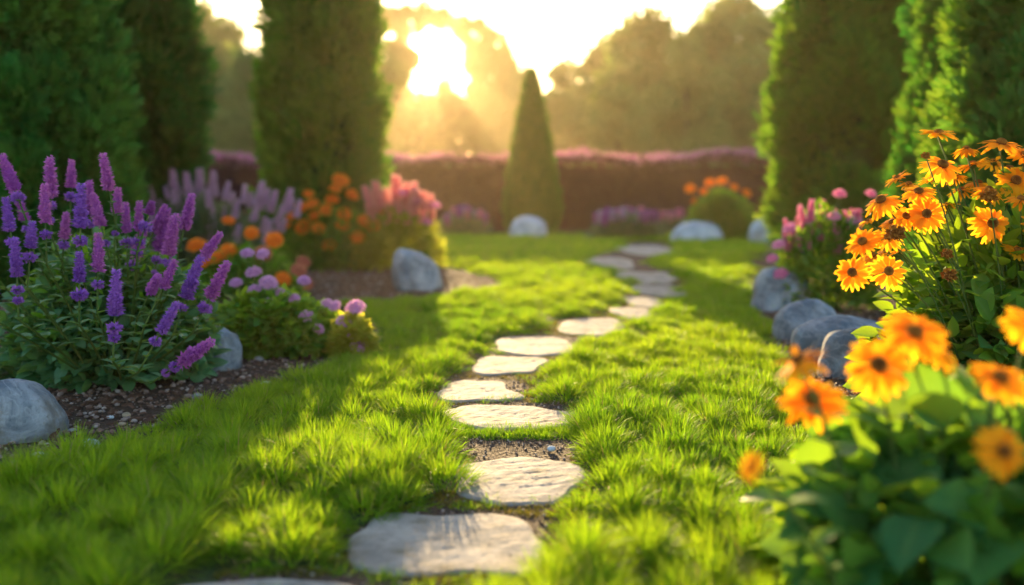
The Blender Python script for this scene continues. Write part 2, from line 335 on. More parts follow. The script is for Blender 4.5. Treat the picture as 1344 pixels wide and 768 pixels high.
STONES = [  # x0, x1, y0, y1, label
    (205, 480, 758, 812, 'pale stepping stone cut off by the front of the path, below the largest one'),
    (452, 728, 671, 755, 'largest pale stepping stone, half in the shadow of the grass tuft at its left'),
    (587, 773, 598, 662, 'rough greyish stepping stone with mossy soil in front and bare soil behind'),
    (574, 766, 530, 564, 'wide flat stepping stone just behind the strip of short grass and bare soil'),
    (573, 690, 498, 527, 'cream stepping stone fifth from the front of the path, shifted to the left'),
    (619, 723, 467, 492, 'cream stepping stone sixth from the front of the path'),
    (648, 766, 441, 467, 'cream stepping stone seventh from the front, where the path bends right'),
    (730, 822, 417, 440, 'cream stepping stone eighth from the front, long and thin in the bend'),
    (802, 857, 403, 418, 'small sunlit stepping stone ninth from the front of the path'),
    (819, 873, 389, 403, 'small sunlit stepping stone tenth from the front of the path'),
    (831, 900, 373, 389, 'last sunlit stepping stone before the path runs into shade'),
    (806, 889, 355, 372, 'bluish stepping stone in shade, first beyond the sunlit part of the path'),
    (767, 836, 337, 353, 'bluish shaded stepping stone at the left turn of the far path'),
    (808, 890, 321, 335, 'farthest bluish stepping stone near the lavender mounds'),
]
def stone_hit(px, py, grow=1.0):
    h = np.zeros(px.shape, bool)
    for x0, x1, y0, y1, _ in STONES:
        cx, cy_, rx, ry = (x0 + x1) / 2, (y0 + y1) / 2, (x1 - x0) / 2 * grow, (y1 - y0) / 2 * grow
        h |= (np.abs((px - cx) / rx) ** 2.6 + np.abs((py - cy_) / ry) ** 2.6) < 1
    return h

# ------------------------------------------------------------------ ground sheets
def sheet(name, poly, z, mat, kind='structure'):
    pts = [G(x, y, z) for x, y in poly]
    import bmesh
    bm = bmesh.new(); vs = [bm.verts.new(p) for p in pts]; f = bm.faces.new(vs); bm.normal_update()
    if f.normal.z < 0: f.normal_flip()
    bmesh.ops.triangulate(bm, faces=[f]); me = bpy.data.meshes.new(name); bm.to_mesh(me); bm.free(); me.materials.append(mat)
    return tag(link(name, me), kind=kind)
def plain(name, x0, x1, y0, y1, z, mat):
    me = bpy.data.meshes.new(name); me.from_pydata([(x0, y0, z), (x1, y0, z), (x1, y1, z), (x0, y1, z)], [], [(0, 1, 2, 3)]); me.materials.append(mat)
    return tag(link(name, me), kind='structure')
plain('ground', -300, 300, -60, 300, 0.0, M['turf'])
sheet('flower_bed_soil', LEFT_BED, 0.010, M['soil'])
sheet('flower_bed_soil', RIGHT_BED, 0.010, M['soil'])
plain('hedge_bed_soil', -60, 60, 19.6, 27.0, 0.014, M['soil'])
sheet('path_soil', PATH, 0.006, M['soil'])

# ------------------------------------------------------------------ haze
bpy_me = bpy.data.meshes.new('haze')
x0, x1, y0, y1, z0, z1 = -302, 302, -62, 302, -1.0, 38
bpy_me.from_pydata([(x0, y0, z0), (x1, y0, z0), (x1, y1, z0), (x0, y1, z0), (x0, y0, z1), (x1, y0, z1), (x1, y1, z1), (x0, y1, z1)], [],
                   [(0, 3, 2, 1), (4, 5, 6, 7), (0, 1, 5, 4), (1, 2, 6, 5), (2, 3, 7, 6), (3, 0, 4, 7)])
hm, hnt, ho = newmat('haze'); pv = N(hnt, 'ShaderNodeVolumePrincipled'); pv.inputs['Color'].default_value = (1.0, 0.78, 0.48, 1)
pv.inputs['Density'].default_value = 0.0006; pv.inputs['Anisotropy'].default_value = 0.66
hnt.links.new(pv.outputs[0], ho.inputs['Volume']); bpy_me.materials.append(hm)
tag(link('haze', bpy_me), kind='stuff')

# ------------------------------------------------------------------ stepping stones
def stepping_stone(x0, x1, y0, y1, label, idx):
    top = 0.013; a = G(x0, (y0 + y1) / 2, top); b = G(x1, (y0 + y1) / 2, top); c = G((x0 + x1) / 2, y0, top); d = G((x0 + x1) / 2, y1, top)
    cx = (a[0] + b[0]) / 2; cyy = (c[1] + d[1]) / 2; rx = (b[0] - a[0]) / 2; ry = (c[1] - d[1]) / 2
    nr, na = 40, 120; v = []; f = []
    r0 = np.random.default_rng(70 + idx); ph = r0.uniform(0, 6.28, 7); am = r0.uniform(.02, .075, 7) / (1 + .25 * np.arange(7))
    ee = r0.uniform(2.6, 4.2); shear = r0.uniform(-.22, .22); trap = r0.uniform(-.16, .16)
    def out_r(t): return 1 + sum(am[k] * math.sin((k + 2) * t + ph[k]) for k in range(7))
    v.append((0, 0, top))
    for i in range(1, nr + 1):
        u = i / nr
        for j in range(na):
            t = 2 * math.pi * j / na; ct, st = math.cos(t), math.sin(t); e = ee
            q = (abs(ct) ** e + abs(st) ** e) ** (-1 / e) * out_r(t)
            v.append((rx * u * q * (ct + shear * st) * (1 + trap * u * q * st), ry * u * q * st, top))
    v = np.array(v); v[:, 0] = (v[:, 0] - (v[:, 0].max() + v[:, 0].min()) / 2) * 2 * rx / np.ptp(v[:, 0]); v[:, 1] = (v[:, 1] - (v[:, 1].max() + v[:, 1].min()) / 2) * 2 * ry / np.ptp(v[:, 1])
    rr = np.concatenate([[0], np.repeat(np.arange(1, nr + 1) / nr, na)])
    off = np.array([idx * 3.1, idx * 1.7, 0])
    n1 = noise(v + off, 7, 1) * 0.0035 + noise((v + off) * [1, 3, 1], 22, 2) * 0.0013 + noise(v + off, 70, 3) * 0.0013 - .004 * np.clip(noise(v + off, 14, 6) - .45, 0, 1)
    layer = np.floor((noise(v + off, 6, 4) * .5 + .5) * 4) / 4 * 0.006
    v[:, 2] += (n1 + layer * .25) * (1 - rr ** 10) - 0.010 * np.clip((rr - .92) / .08, 0, 1) ** 2
    v[:, :2] *= (1 + 0.012 * noise(v + off, 30, 2) * rr)[:, None]
    skirt = v[-na:].copy(); skirt[:, 2] = -0.03; skirt[:, :2] *= 1.01
    v = np.concatenate([v, skirt])
    for j in range(na): f.append((0, 1 + j, 1 + (j + 1) % na))
    for i in range(nr):
        for j in range(na):
            p = 1 + i * na; f.append((p + j, p + na + j, p + na + (j + 1) % na, p + (j + 1) % na))
    mb = MB(); mb.add(tmpl(v, f), [(0, 0, 0)]); o = mb.build('stepping_stone', M['slab'], loc=(cx, cyy, 0))
    tag(o, label, 'stepping stone', 'stepping stones of the garden path')
for i, s in enumerate(STONES): stepping_stone(*s, i)

# ------------------------------------------------------------------ boulders
IV, IF = ico(5)
def boulder(px0, px1, ptop, pbase, label, mat='rock', dep=0.8, seed=0, rz=0.0, flat=0.0, name='boulder'):
    g = G((px0 + px1) / 2, pbase, 0); wd = (px1 - px0) / F * g[1] / 2; Y = g[1] + wd * dep * 0.8
    wd *= Y / g[1]; ztop = W((px0 + px1) / 2, ptop, Y)[2]
    c = np.array([W((px0 + px1) / 2, pbase, Y)[0], Y, 0])
    v = IV.copy(); r0 = np.random.default_rng(seed + 900)
    for k in range(9):      # worn planes
        nn = r0.normal(size=3); nn[2] = abs(nn[2]) * .7; nn /= np.linalg.norm(nn); lim = r0.uniform(.86, .99)
        d = v @ nn; ex = np.maximum(0, d - lim); v = v - (ex * .7)[:, None] * nn
    off = np.array([seed * 2.3, seed * 1.1, seed * .7]); v = np.sign(v) * np.abs(v) ** .87
    v = v * (1 + 0.11 * noise(v + off, 1.1, 1) + 0.05 * noise(v + off, 3.2, 2) + 0.014 * noise(v + off, 11, 3) + 0.005 * noise(v + off, 30, 4))[:, None]
    v[:, 0] *= wd / np.abs(v[:, 0]).max(); v[:, 1] *= wd * dep / np.abs(v[:, 1]).max()
    zc = 0.22 * ztop; v[:, 2] = v[:, 2] / v[:, 2].max() * (ztop - zc) + zc
    if flat: v[:, 2] += flat * v[:, 0]
    mb = MB(); mb.add(tmpl(v, IF), [(0, 0, 0)]); o = mb.build(name, M[mat], loc=c)
    o.rotation_euler.z = rz; tag(o, label, 'boulder', 'boulders along the flower beds')
    return o
boulder(-44, 86, 497, 586, 'blue-grey boulder in the gravel in front of the purple sage bush', seed=1, dep=.85)
boulder(240, 320, 428, 490, 'smooth blue-grey boulder between purple sage and pink button flowers', seed=2, dep=.8)
boulder(513, 587, 331, 384, 'angular blue-grey boulder below the pink spires on the mulch tongue', seed=3, dep=.8, flat=-.42)
boulder(668, 719, 283, 314, 'round pale boulder at the foot of the small cone cypress', mat='rock_pale', seed=4, dep=.9)
boulder(880, 952, 290, 319, 'long low pale boulder in front of the clipped green ball bush', mat='rock_pale', seed=5, dep=.7)
boulder(982, 1032, 283, 322, 'shaded pale boulder beside the tall cypress on the right', mat='rock_pale', seed=6, dep=.8)
boulder(984, 1068, 350, 411, 'brown-grey boulder half hidden by the magenta flower bush', seed=7, dep=.8)
boulder(1009, 1104, 392, 450, 'blue-grey boulder second in the row, in front of the magenta flowers', seed=8, dep=.7)
boulder(1038, 1172, 414, 472, 'long grey boulder in the middle of the row under the orange daisies', seed=9, dep=.6)
boulder(1070, 1172, 430, 500, 'dark mottled boulder nearest in the row under the orange daisies', seed=10, dep=.7)
boulder(1232, 1284, 533, 556, 'small flat grey rock in the soil between the two orange daisy bushes', seed=11, dep=.8, name='flat_rock')

# ------------------------------------------------------------------ gravel and pebbles
pv2, pf2 = ico(2); pv1, pf1 = ico(1)
def pebble_t(seed, base=1):
    v = (pv1 if base == 1 else pv2).copy(); v *= (1 + .18 * noise(v + seed, 1.6, seed % 4))[:, None]; v[:, 2] *= .62; v[:, 1] *= .8
    return tmpl(v, pf1 if base == 1 else pf2)
PT = [pebble_t(i) for i in range(6)]
def scatter(poly, n, y0, y1, x0, x1):
    P = np.stack([rng.uniform(x0, x1, n), rng.uniform(y0, y1, n), np.zeros(n)], 1); px, py = proj(P)
    return P[inpoly(px, py, poly)]
def rotz(a, tilt=0.0):
    n = len(a); Rm = np.zeros((n, 3, 3)); Rm[:, 0, 0] = np.cos(a); Rm[:, 0, 1] = -np.sin(a); Rm[:, 1, 0] = np.sin(a); Rm[:, 1, 1] = np.cos(a); Rm[:, 2, 2] = 1
    return Rm
mb = MB()
def gravel(P, smin, smax, z=0.012):
    s = smin + (smax - smin) * rng.random(len(P)) ** 3
    k = rng.integers(0, 6, len(P))
    for i in range(6):
        q = P[k == i]; ss = s[k == i]
        if len(q): mb.add(PT[i], q + np.stack([0 * ss, 0 * ss, z + ss * .3], 1), rotz(rng.uniform(0, 6.28, len(q))), ss, tint=rng.random(len(q)) ** 1.6 * 1.1)
gravel(scatter(LEFT_BED, 15000, 2.2, 7, -4, -.3), .004, .017)
gravel(scatter(LEFT_BED, 9000, 6, 13, -5, 0), .006, .02)
gravel(scatter(RIGHT_BED, 9000, 2.0, 6, .5, 3.2), .004, .016)
gravel(scatter(RIGHT_BED, 5000, 6, 13, 1.4, 5), .006, .02)
Pp = scatter(PATH, 16000, 2.0, 6, -1.2, .6); gravel(Pp, .002, .007, 0.007)
tag(mb.build('gravel', M['pebble']), 'fine brown and grey gravel on the flower beds and path', 'gravel', kind='stuff')
LEAF_L = leaf_t(1, .5, 4, .2, -.3)
mb = MB(); CH = tmpl([(-.5, -1, 0), (.5, -1, .1), (.4, 1, .05), (-.4, 1, 0), (-.4, -.9, .35), (.4, -.9, .4), (.3, .9, .3), (-.3, .9, .3)], [(4, 5, 6, 7), (0, 1, 5, 4), (1, 2, 6, 5), (2, 3, 7, 6), (3, 0, 4, 7)])
for poly, n, a in ((LEFT_BED, 9000, (2.2, 9, -5, -.2)), (RIGHT_BED, 6000, (2, 9, .5, 4)), (LEFT_BED, 5000, (8, 13, -4, 0))):
    P = scatter(poly, n, *a); P[:, 2] = .016; mb.add(CH, P, rotz(rng.uniform(0, 6.28, len(P))), rng.uniform(.004, .013, len(P)) * (1 + (a[0] > 7)))
for poly, n, a in ((LEFT_BED, 900, (2.2, 8, -4, -.2)), (RIGHT_BED, 600, (2, 8, .5, 4))):
    P = scatter(poly, n, *a); P[:, 2] = .022; m_ = len(P); mb.add(LEAF_L, P, frames(rng.normal(0, 1, (m_, 3)) * [1, 1, .15], rng.normal(0, .3, (m_, 3)) + [0, 0, 1]), rng.uniform(.02, .05, m_))
    P = scatter(poly, n // 2, *a); P[:, 2] = .02; m_ = len(P); mb.add(CH, P, frames(rng.normal(0, 1, (m_, 3)) * [1, 1, .1], np.tile([[0, 0, 1.0]], (m_, 1))), np.stack([np.full(m_, .003), rng.uniform(.02, .05, m_), np.full(m_, .006)], 1))
    P = scatter(poly, n * 2, *a); P[:, 2] = .008; m_ = len(P)
    for i in range(6): q = P[i::6]; mb.add(PT[i], q, rotz(rng.uniform(0, 6.28, len(q))), rng.uniform(.012, .035, len(q)), rng.random(len(q)) * .5)
tag(mb.build('bark_mulch', M['mulch'], smooth=False), 'dark bark chips scattered over the flower bed soil', 'mulch', kind='stuff')
PEB = [(117, 589, 17, 'pale blue-white flat pebble beside the grass edge in the gravel'), (50, 600, 8, 'small white pebble left of the flat pale one'), (18, 610, 7, 'small grey pebble near the frame edge in front of the big boulder'),
       (166, 548, 8, 'round tan pebble in the gravel before the sage bush'), (160, 559, 6, 'small orange-brown pebble just in front of the round tan one'), (145, 550, 5, 'tiny white pebble left of the round tan one'),
       (258, 523, 8, 'grey pebble at the foot of the sage bush'), (308, 540, 9, 'grey pebble touching the shaded grass edge'), (340, 474, 8, 'dark grey pebble behind the smooth boulder'), (349, 506, 7, 'pale pebble on the narrow gravel tip'), (95, 568, 7, 'bluish pebble beside the big boulder'),
       (724, 592, 8, 'rounded cream pebble lodged in the soil behind the rough stepping stone'), (752, 592, 6, 'small reddish pebble on the bare path soil')]
pm = [rock_mat('pebble_' + n, tuple(x * .75 for x in c), c, tuple(min(1, x * 1.2) for x in c), 30, .3) for n, c in (('pale', (.55, .6, .66)), ('tan', (.38, .29, .2)), ('grey', (.28, .29, .31)))]
pmi = [0, 0, 2, 1, 1, 0, 2, 2, 2, 0, 2, 0, 1]
for i, (px, py, wpx, lab) in enumerate(PEB):
    g = G(px, py, .01); v = pv2.copy(); v *= (1 + .15 * noise(v + i, 1.5, i % 4))[:, None]; s = wpx / F * g[1]
    v *= [s, s * .75, s * .5]; b = MB(); b.add(tmpl(v, pf2), [(0, 0, 0)]); o = b.build('pebble', pm[pmi[i]], loc=(g[0], g[1], .012 + s * .3)); o.rotation_euler.z = i * .7
    tag(o, lab, 'pebble', 'larger pebbles lying in the gravel')

# ------------------------------------------------------------------ grass
BL = [blade_t(b) for b in (0.15, 0.45, 0.8, 1.2, 1.7)]
def grass_mask(P, path_grow=0):
    px, py = proj(P)
    return ~(inpoly(px, py, LEFT_BED) | inpoly(px, py, RIGHT_BED) | inpoly(px, py, PATH)) , px, py
def clumps(mb, C, rad, n, h, wd, lean=0.9, tint=None, mound=0.0, straw=0.0):
    """C centres, n blades each; blades fan outwards from the middle of each rounded tuft"""
    K = len(C); idx = np.repeat(np.arange(K), n); m = len(idx)
    rho = np.sqrt(rng.random(m)); a = rng.uniform(0, 6.283, m); r = rad[idx] * rho
    out = np.stack([np.cos(a), np.sin(a), np.zeros(m)], 1)
    P = C[idx] + out * r[:, None] * .85
    P[:, 2] += mound * h[idx] * (1 - rho ** 2)
    hh = h[idx] * (1.0 - .12 * rho ** 2) * rng.uniform(.55, 1.12, m)
    th = lean * rho ** 1.3 * rng.uniform(.55, 1.15, m) + rng.normal(0, .12, m)
    jit = rng.normal(0, .16, (m, 3)) * [1, 1, 0]
    d = out * np.sin(th)[:, None] + np.array([0, 0, 1.0]) * np.cos(th)[:, None] + jit
    Rm = frames(d, out + rng.normal(0, .5, (m, 3)) * [1, 1, .2] + 1e-3)
    k = rng.integers(0, 5, m); tt = np.clip((tint[idx] if tint is not None else .62) + rng.normal(0, .25, m), 0, 1)
    S = np.stack([np.full(m, wd) * rng.uniform(.7, 1.3, m), hh, hh * .8], 1)
    dry = rng.random(m) < straw
    for i in range(5):
        for dd in (0, 1):
            s = (k == i) & (dry == bool(dd)); mb.add(BL[i], P[s], Rm[s], S[s], tt[s], dd if straw else 0)
def zone(mb, y0, y1, xl, xr, spacing, rad, n, h, wd, lean=0.9, hv=.25, under=True):
    nx = int((xr - xl) / spacing); ny = int((y1 - y0) / spacing)
    X, Y = np.meshgrid(np.linspace(xl, xr, nx), np.linspace(y0, y1, ny, endpoint=False)); C = np.stack([X.ravel(), Y.ravel(), 0 * X.ravel()], 1)
    C[:, :2] += rng.uniform(-.42, .42, (len(C), 2)) * spacing
    ok, px, py = grass_mask(C); ok &= ~stone_hit(px, py, 1.06); ok &= (px > -420) & (px < 1760)
    C = C[ok]; hn = 1 + hv * noise(C, 3.2, 1) + rng.normal(0, .16, len(C))
    clumps(mb, C, rad * rng.uniform(.7, 1.3, len(C)), n, h * np.clip(hn, .45, 1.7), wd, lean, np.clip(.5 + .4 * noise(C, 1.3, 2), 0, 1), .55, .025)
    return len(C) * n
mb = MB()
tot = 0
tot += zone(mb, 1.75, 3.3, -2.2, 1.6, .12, .09, 540, .078, .0029, 1.2)
tot += zone(mb, 3.3, 5.2, -2.0, 2.0, .125, .095, 460, .062, .0029, 1.15)
tot += zone(mb, 5.2, 8.5, -2.2, 2.6, .15, .12, 320, .058, .0045, 1.1)
tot += zone(mb, 8.5, 13.5, -2.6, 4.4, .21, .17, 220, .062, .0080, 1.05)
tot += zone(mb, 13.5, 20.3, -3, 7.5, .30, .25, 110, .08, .016, 1.0)
print('blades', tot)
tag(mb.build('lawn_grass', [M['grass'], M['straw']]), 'lush tufted green lawn glowing yellow where the low sun strikes it', 'grass', kind='stuff')
# moss and short grass in the joints of the path
mb = MB()
n = 60000; P = np.stack([rng.uniform(-1.2, 2.2, n), 2.0 + 9 * rng.random(n) ** 1.6, np.zeros(n)], 1); px, py = proj(P)
ok = inpoly(px, py, PATH) & ~stone_hit(px, py, .985) & ~((py > 579) & (py < 601) & (px > 588) & (px < 768))
short = ok & (((py > 552) & (py < 580)) | (rng.random(n) < .06))
ok2 = ok & ~short & (noise(P, 6, 3) > -.25)
C = P[short]; clumps(mb, C, np.full(len(C), .03), 42, .034 * rng.uniform(.6, 1.2, len(C)), .0026, .9, np.full(len(C), .3))
tag(mb.build('short_grass', M['grass']), 'short grass strips growing between the stepping stones', 'grass', kind='stuff')
mb = MB(); C = P[ok2]; clumps(mb, C, np.full(len(C), .028), 60, .016 * rng.uniform(.5, 1.3, len(C)), .003, 1.1, rng.random(len(C)))
tag(mb.build('moss', M['moss']), 'yellow-brown moss in the joints of the stepping stone path', 'moss', kind='stuff')

# ------------------------------------------------------------------ conifers
SPR = []
for s in range(3):      # a flat spray of scale leaves
    v = []; f = []; g = []; b = []
    r0 = np.random.default_rng(s)
    for i in range(9):
        t = (i % 5) / 5 * .75; side = (-1 if i < 5 else 1); an = side * r0.uniform(.3, .8) if i else 0
        L = r0.uniform(.3, .5) * (1 - t * .5); bx, by = side * .02, t; dx, dy = math.sin(an), math.cos(an); ww = .07
        k = len(v); v += [(bx - dy * ww * .4, by + dx * ww * .4, 0), (bx + dx * L * .5 + dy * ww, by + dy * L * .5 - dx * ww, .03), (bx + dx * L, by + dy * L, r0.uniform(-.08, .05)), (bx + dx * L * .5 - dy * ww, by + dy * L * .5 + dx * ww, .03)]
        f.append((k, k + 1, k + 2, k + 3)); g += [0, 1, 1, 1]; b += [0, .5, 1, .5]
    SPR.append(tmpl(v, f, g, b))
def conifer(name, label, px, Y, width_px, height, mat, n=26000, spray=.085, taper=1.6, lump=.16, up=.75, seed=0, pw=.62, base_r=.8, clump=.15, group='clipped conifers round the garden'):
    c = W(px, 300, Y); c[2] = 0; rw = width_px / F * Y / 2
    t = thing(name, label, 'tree', c, group)
    def prof(u): return rw * np.clip(np.minimum(base_r + u * 1.6, 1.0), 0, 1) * np.clip(1 - np.clip(u, 0, 1) ** taper, 0, 1) ** pw
    off = seed * 3.7; area = 2 * math.pi * rw * height * .8; cr = clump; K = int(area / (cr * cr) * 1.5); per = max(20, int(n / K))
    u = (np.arange(K) + rng.random(K)) / K; a = rng.uniform(0, 6.283, K)
    q = np.stack([np.cos(a) * rw * 1.2 + off, np.sin(a) * rw * 1.2, u * height * .55], 1)
    lumpf = 1 + lump * noise(q, 2.4 / max(rw, .3) * .8, seed % 3); r = prof(u) * lumpf - cr * .35 + rng.normal(0, cr * .25, K)
    Cc = np.stack([np.cos(a) * r, np.sin(a) * r, .10 + u * (height - .25)], 1); Co = np.stack([np.cos(a), np.sin(a), 0 * a], 1)
    ix = np.repeat(np.arange(K), per); m = len(ix); dl = rng.normal(0, 1, (m, 3)) * [1, 1, 1.5]; dl /= np.linalg.norm(dl, axis=1, keepdims=True)
    flip = (dl * Co[ix]).sum(1) < -.1; dl[flip] -= 2 * (dl[flip] * Co[ix][flip]).sum(1)[:, None] * Co[ix][flip]
    cs = cr * rng.uniform(.75, 1.35, K)
    Cc[:, :2] += Co[:, :2] * (rng.random(K) ** 3 * cr * .5)[:, None]
    P = Cc[ix] + dl * [1, 1, 1.5] * (cs[ix] * rng.uniform(.35, .8, m))[:, None]; P[:, 2] = np.clip(P[:, 2], .05, None)
    o_ = Co[ix]; d = dl * .75 + o_ * (1 - up) + np.array([0, 0, up * .9]) + rng.normal(0, .2, (m, 3)); Rm = frames(d, o_ + rng.normal(0, .5, (m, 3)))
    mb = MB(); k = rng.integers(0, 3, m); ss = spray * rng.uniform(.6, 1.25, m); tt = np.clip((.45 + rng.normal(0, .18, K))[ix] + rng.normal(0, .2, m), 0, 1)
    for i in range(3): s = k == i; mb.add(SPR[i], P[s], Rm[s], ss[s], tt[s])
    # dense inner wood that keeps the sky from showing through
    nu, na = 26, 22; v = []; f = []
    for i in range(nu + 1):
        uu = i / nu
        for j in range(na):
            aa = 2 * math.pi * j / na; qq = np.array([[math.cos(aa) * rw * 1.2 + off, math.sin(aa) * rw * 1.2, uu * height * .55]])
            rr = float(prof(np.array([uu * .98 + .01]))[0]) * .78 * (1 + lump * noise(qq, 2.4 / max(rw, .3) * .8, seed % 3)[0]); v.append((math.cos(aa) * rr, math.sin(aa) * rr, .12 + uu * (height - .4)))
    for i in range(nu):
        for j in range(na): f.append((i * na + j, i * na + (j + 1) % na, (i + 1) * na + (j + 1) % na, (i + 1) * na + j))
    mb.add(tmpl(v, f), [(0, 0, 0)], mat=1)
    mb.build('crown', [M[mat], M['conifer_core']], t)
    tb = MB(); tube(tb, [(0, 0, -.05), (0, 0, .3), (0.01, 0, height * .5)], [.11 * rw + .05, .09 * rw + .04, .02], 10); tb.build('trunk', M['bark'], t)
    return t
conifer('conifer_tree', 'dense feathery green conifer at the left edge, behind the purple sage', 50, 8.2, 172, 3.55, 'conifer_blue', 52000, .15, 2.6, .2, .62, 1, clump=.26)
conifer('conifer_tree', 'dark lumpy conifer second from the left, lit yellow along its right side', 190, 10.4, 106, 4.5, 'conifer_blue', 40000, .17, 3.0, .2, .62, 2, clump=.29)
conifer('columnar_cypress', 'tall columnar cypress left of the sun, glowing gold on its right edge', 423, 12.0, 124, 5.6, 'conifer', 46000, .13, 4.0, .09, .8, 3, clump=.24)
conifer('cone_cypress', 'small pointed cone cypress in front of the hedge at the picture centre', 698, 22.2, 70, 3.62, 'conifer', 18000, .10, 1.35, .05, .85, 4, clump=.09, pw=.85)
conifer('columnar_cypress', 'tall columnar cypress on the right with bright yellow-green left edge', 1100, 13.0, 146, 5.3, 'conifer', 46000, .16, 3.2, .14, .72, 5, clump=.30)
conifer('conifer_tree', 'bushy dark conifer behind the orange daisies, lit on its left side', 1284, 8.8, 132, 4.0, 'conifer_blue', 44000, .14, 3.2, .16, .55, 6, clump=.26)
conifer('conifer_tree', 'nearest dark conifer at the right edge above the orange daisies', 1366, 7.0, 212, 3.5, 'conifer_blue', 50000, .13, 3.2, .16, .5, 7, clump=.24)

# ------------------------------------------------------------------ hedge
QT = quad_t()
LT = leaf_t(1, .45, 3, .1, .2)
def hedge():
    Y0, L0, L1, H, D = 24.6, -18, 19, 1.62, 1.3
    t = thing('flowering_hedge', 'long dark maroon hedge with pink blossom on top, across the back of the garden', 'hedge', (0, Y0, 0))
    n = 60000; x = rng.uniform(L0, L1, n); face = rng.random(n); z = rng.uniform(0, H, n); y = np.where(face < .62, -D / 2, rng.uniform(-D / 2, D / 2, n)); top = face >= .7
    z = np.where(face < .62, z, H); y = np.where((face >= .62) & (face < .7), D / 2, y); z = np.where((face >= .62) & (face < .7), rng.uniform(0, H, n), z)
    P = np.stack([x, y, z], 1); P += np.stack([0 * x, .16 * noise(P, 2.2, 1), .16 * noise(P, 1.3, 2) * (z > H * .7)], 1) + rng.normal(0, .04, (n, 3))
    mb = MB(); mb.add(LT, P, frames(rng.normal(0, 1, (n, 3)) + [0, -.3, .5], rng.normal(0, 1, (n, 3))), rng.uniform(.07, .13, n))
    hw = D / 2 - .1; v = [(L0, -hw, 0), (L1, -hw, 0), (L1, hw, 0), (L0, hw, 0), (L0, -hw, H - .12), (L1, -hw, H - .12), (L1, hw, H - .12), (L0, hw, H - .12)]
    mb.add(tmpl(v, [(4, 5, 6, 7), (0, 1, 5, 4), (1, 2, 6, 5), (2, 3, 7, 6), (3, 0, 4, 7)]), [(0, 0, 0)], tint=.2)
    mb.build('foliage', M['hedge'], t)
    n = 26000; x = rng.uniform(L0, L1, n); y = rng.uniform(-D / 2 - .05, D / 2, n); P = np.stack([x, y, np.full(n, H + .0)], 1)
    P[:, 2] += .16 * noise(P, 1.3, 2) + .05 * noise(P, 5, 1) + rng.uniform(-.05, .20, n) - .12 * (np.abs(y) > D / 2 - .1) * rng.random(n)
    P = P[noise(P, 1.1, 3) + rng.normal(0, .35, n) > -.25]; n = len(P)
    fb = MB(); fb.add(LT, P, frames(rng.normal(0, 1, (n, 3)) + [0, 0, .8], rng.normal(0, 1, (n, 3))), rng.uniform(.05, .10, n)); fb.build('blossom', M['hedge_flower'], t)
hedge()

# ------------------------------------------------------------------ far trees
def far_tree_meshes(seed, tall):
    r0 = np.random.default_rng(seed); crown = MB(); blobs = []
    for k in range(15):
        u = r0.random(); a = r0.uniform(0, 6.28); rr = (1 - abs(u - .45) * 1.2) * 2.6 * r0.uniform(.4, 1)
        blobs.append((np.array([math.cos(a) * rr, math.sin(a) * rr, 2.6 + u * (tall - 3.6)]), r0.uniform(1.0, 1.9) * (1.15 - .5 * u)))
    blobs.append((np.array([0, 0, tall - 1.0]), 1.1))
    for c, r in blobs:
        n = int(460 * r * r); d = sph(n); sub = sph(26) * r * .95; sd = sub[rng.integers(0, 26, n)]; P = c + np.where((rng.random(n) < .65)[:, None], sd + d * r * .36 * rng.uniform(.5, 1, n)[:, None], d * (r * rng.uniform(.4, .95, n))[:, None])
        crown.add(LT, P, frames(d + rng.normal(0, .8, (n, 3)) + [0, 0, -.2], rng.normal(0, 1, (n, 3))), rng.uniform(.28, .55, n))
    trunk = MB(); tube(trunk, bez((0, 0, -.2), (r0.uniform(-.4, .4), 0, tall * .4), (0, 0, tall * .8)), np.linspace(.34, .06, 8), 9)
    for c, r in blobs[:9]: tube(trunk, bez((0, 0, c[2] * .45), (c[0] * .4, c[1] * .4, c[2] * .6), c), np.linspace(.13, .03, 8), 6)
    return crown.mesh('crown', M['far_leaf']), trunk.mesh('trunk', M['bark'])
FT = [far_tree_meshes(s, tl) for s, tl in ((11, 11), (12, 12), (13, 10), (14, 12.5))]
# px, depth, top pixel, variant, label
FAR = [(285, 120, 20, 0, 'hazy tree seen between the two leftmost tall conifers, just right of the dark one'), (328, 95, 60, 1, 'lower hazy tree touching the left side of the tall cypress left of the sun'),
       (240, 105, -10, 3, 'hazy tree hidden mostly by the lumpy dark conifer on the left'), (395, 110, 10, 2, 'hazy tree behind the tall cypress left of the sun'), (455, 100, 15, 0, 'hazy tree behind the right side of the cypress beside the sun'), (478, 165, 18, 1, 'tall hazy tree immediately left of the sun disc'),
       (668, 170, 62, 2, 'hazy round tree immediately right of the sun disc'), (583, 190, 100, 1, 'low distant tree directly below the sun disc'),
       (690, 150, 84, 1, 'low hazy tree rising behind the tip of the small cone cypress'), (745, 140, 78, 3, 'hazy tree just right of the small cone cypress tip'), (795, 120, 48, 0, 'hazy tree where the tree line begins to climb to the right'),
       (845, 100, 12, 2, 'tall hazy tree above the lavender mounds'), (900, 85, 45, 1, 'green hazy tree nearest in the tree line above the clipped ball bush'), (955, 100, -15, 3, 'tall green tree rising out of frame left of the right cypress'), (1005, 90, 10, 0, 'green hazy tree partly behind the left edge of the right cypress'),
       (1060, 100, -20, 1, 'hazy tree behind the middle of the right cypress'), (1120, 105, -10, 2, 'hazy tree behind the right side of the right cypress'), (1190, 95, 0, 3, 'hazy tree in the gap between the right cypress and the conifers'),
       (150, 110, 0, 1, 'hazy tree behind the leftmost dark conifers'), (1290, 110, 5, 0, 'hazy tree behind the bushy conifers at the right'), (40, 120, 10, 2, 'hazy tree far behind the left edge conifer'), (735, 105, 118, 2, 'low green tree before the dip in the tree line'), (815, 80, 112, 3, 'low rounded tree in front of the climbing tree line')]
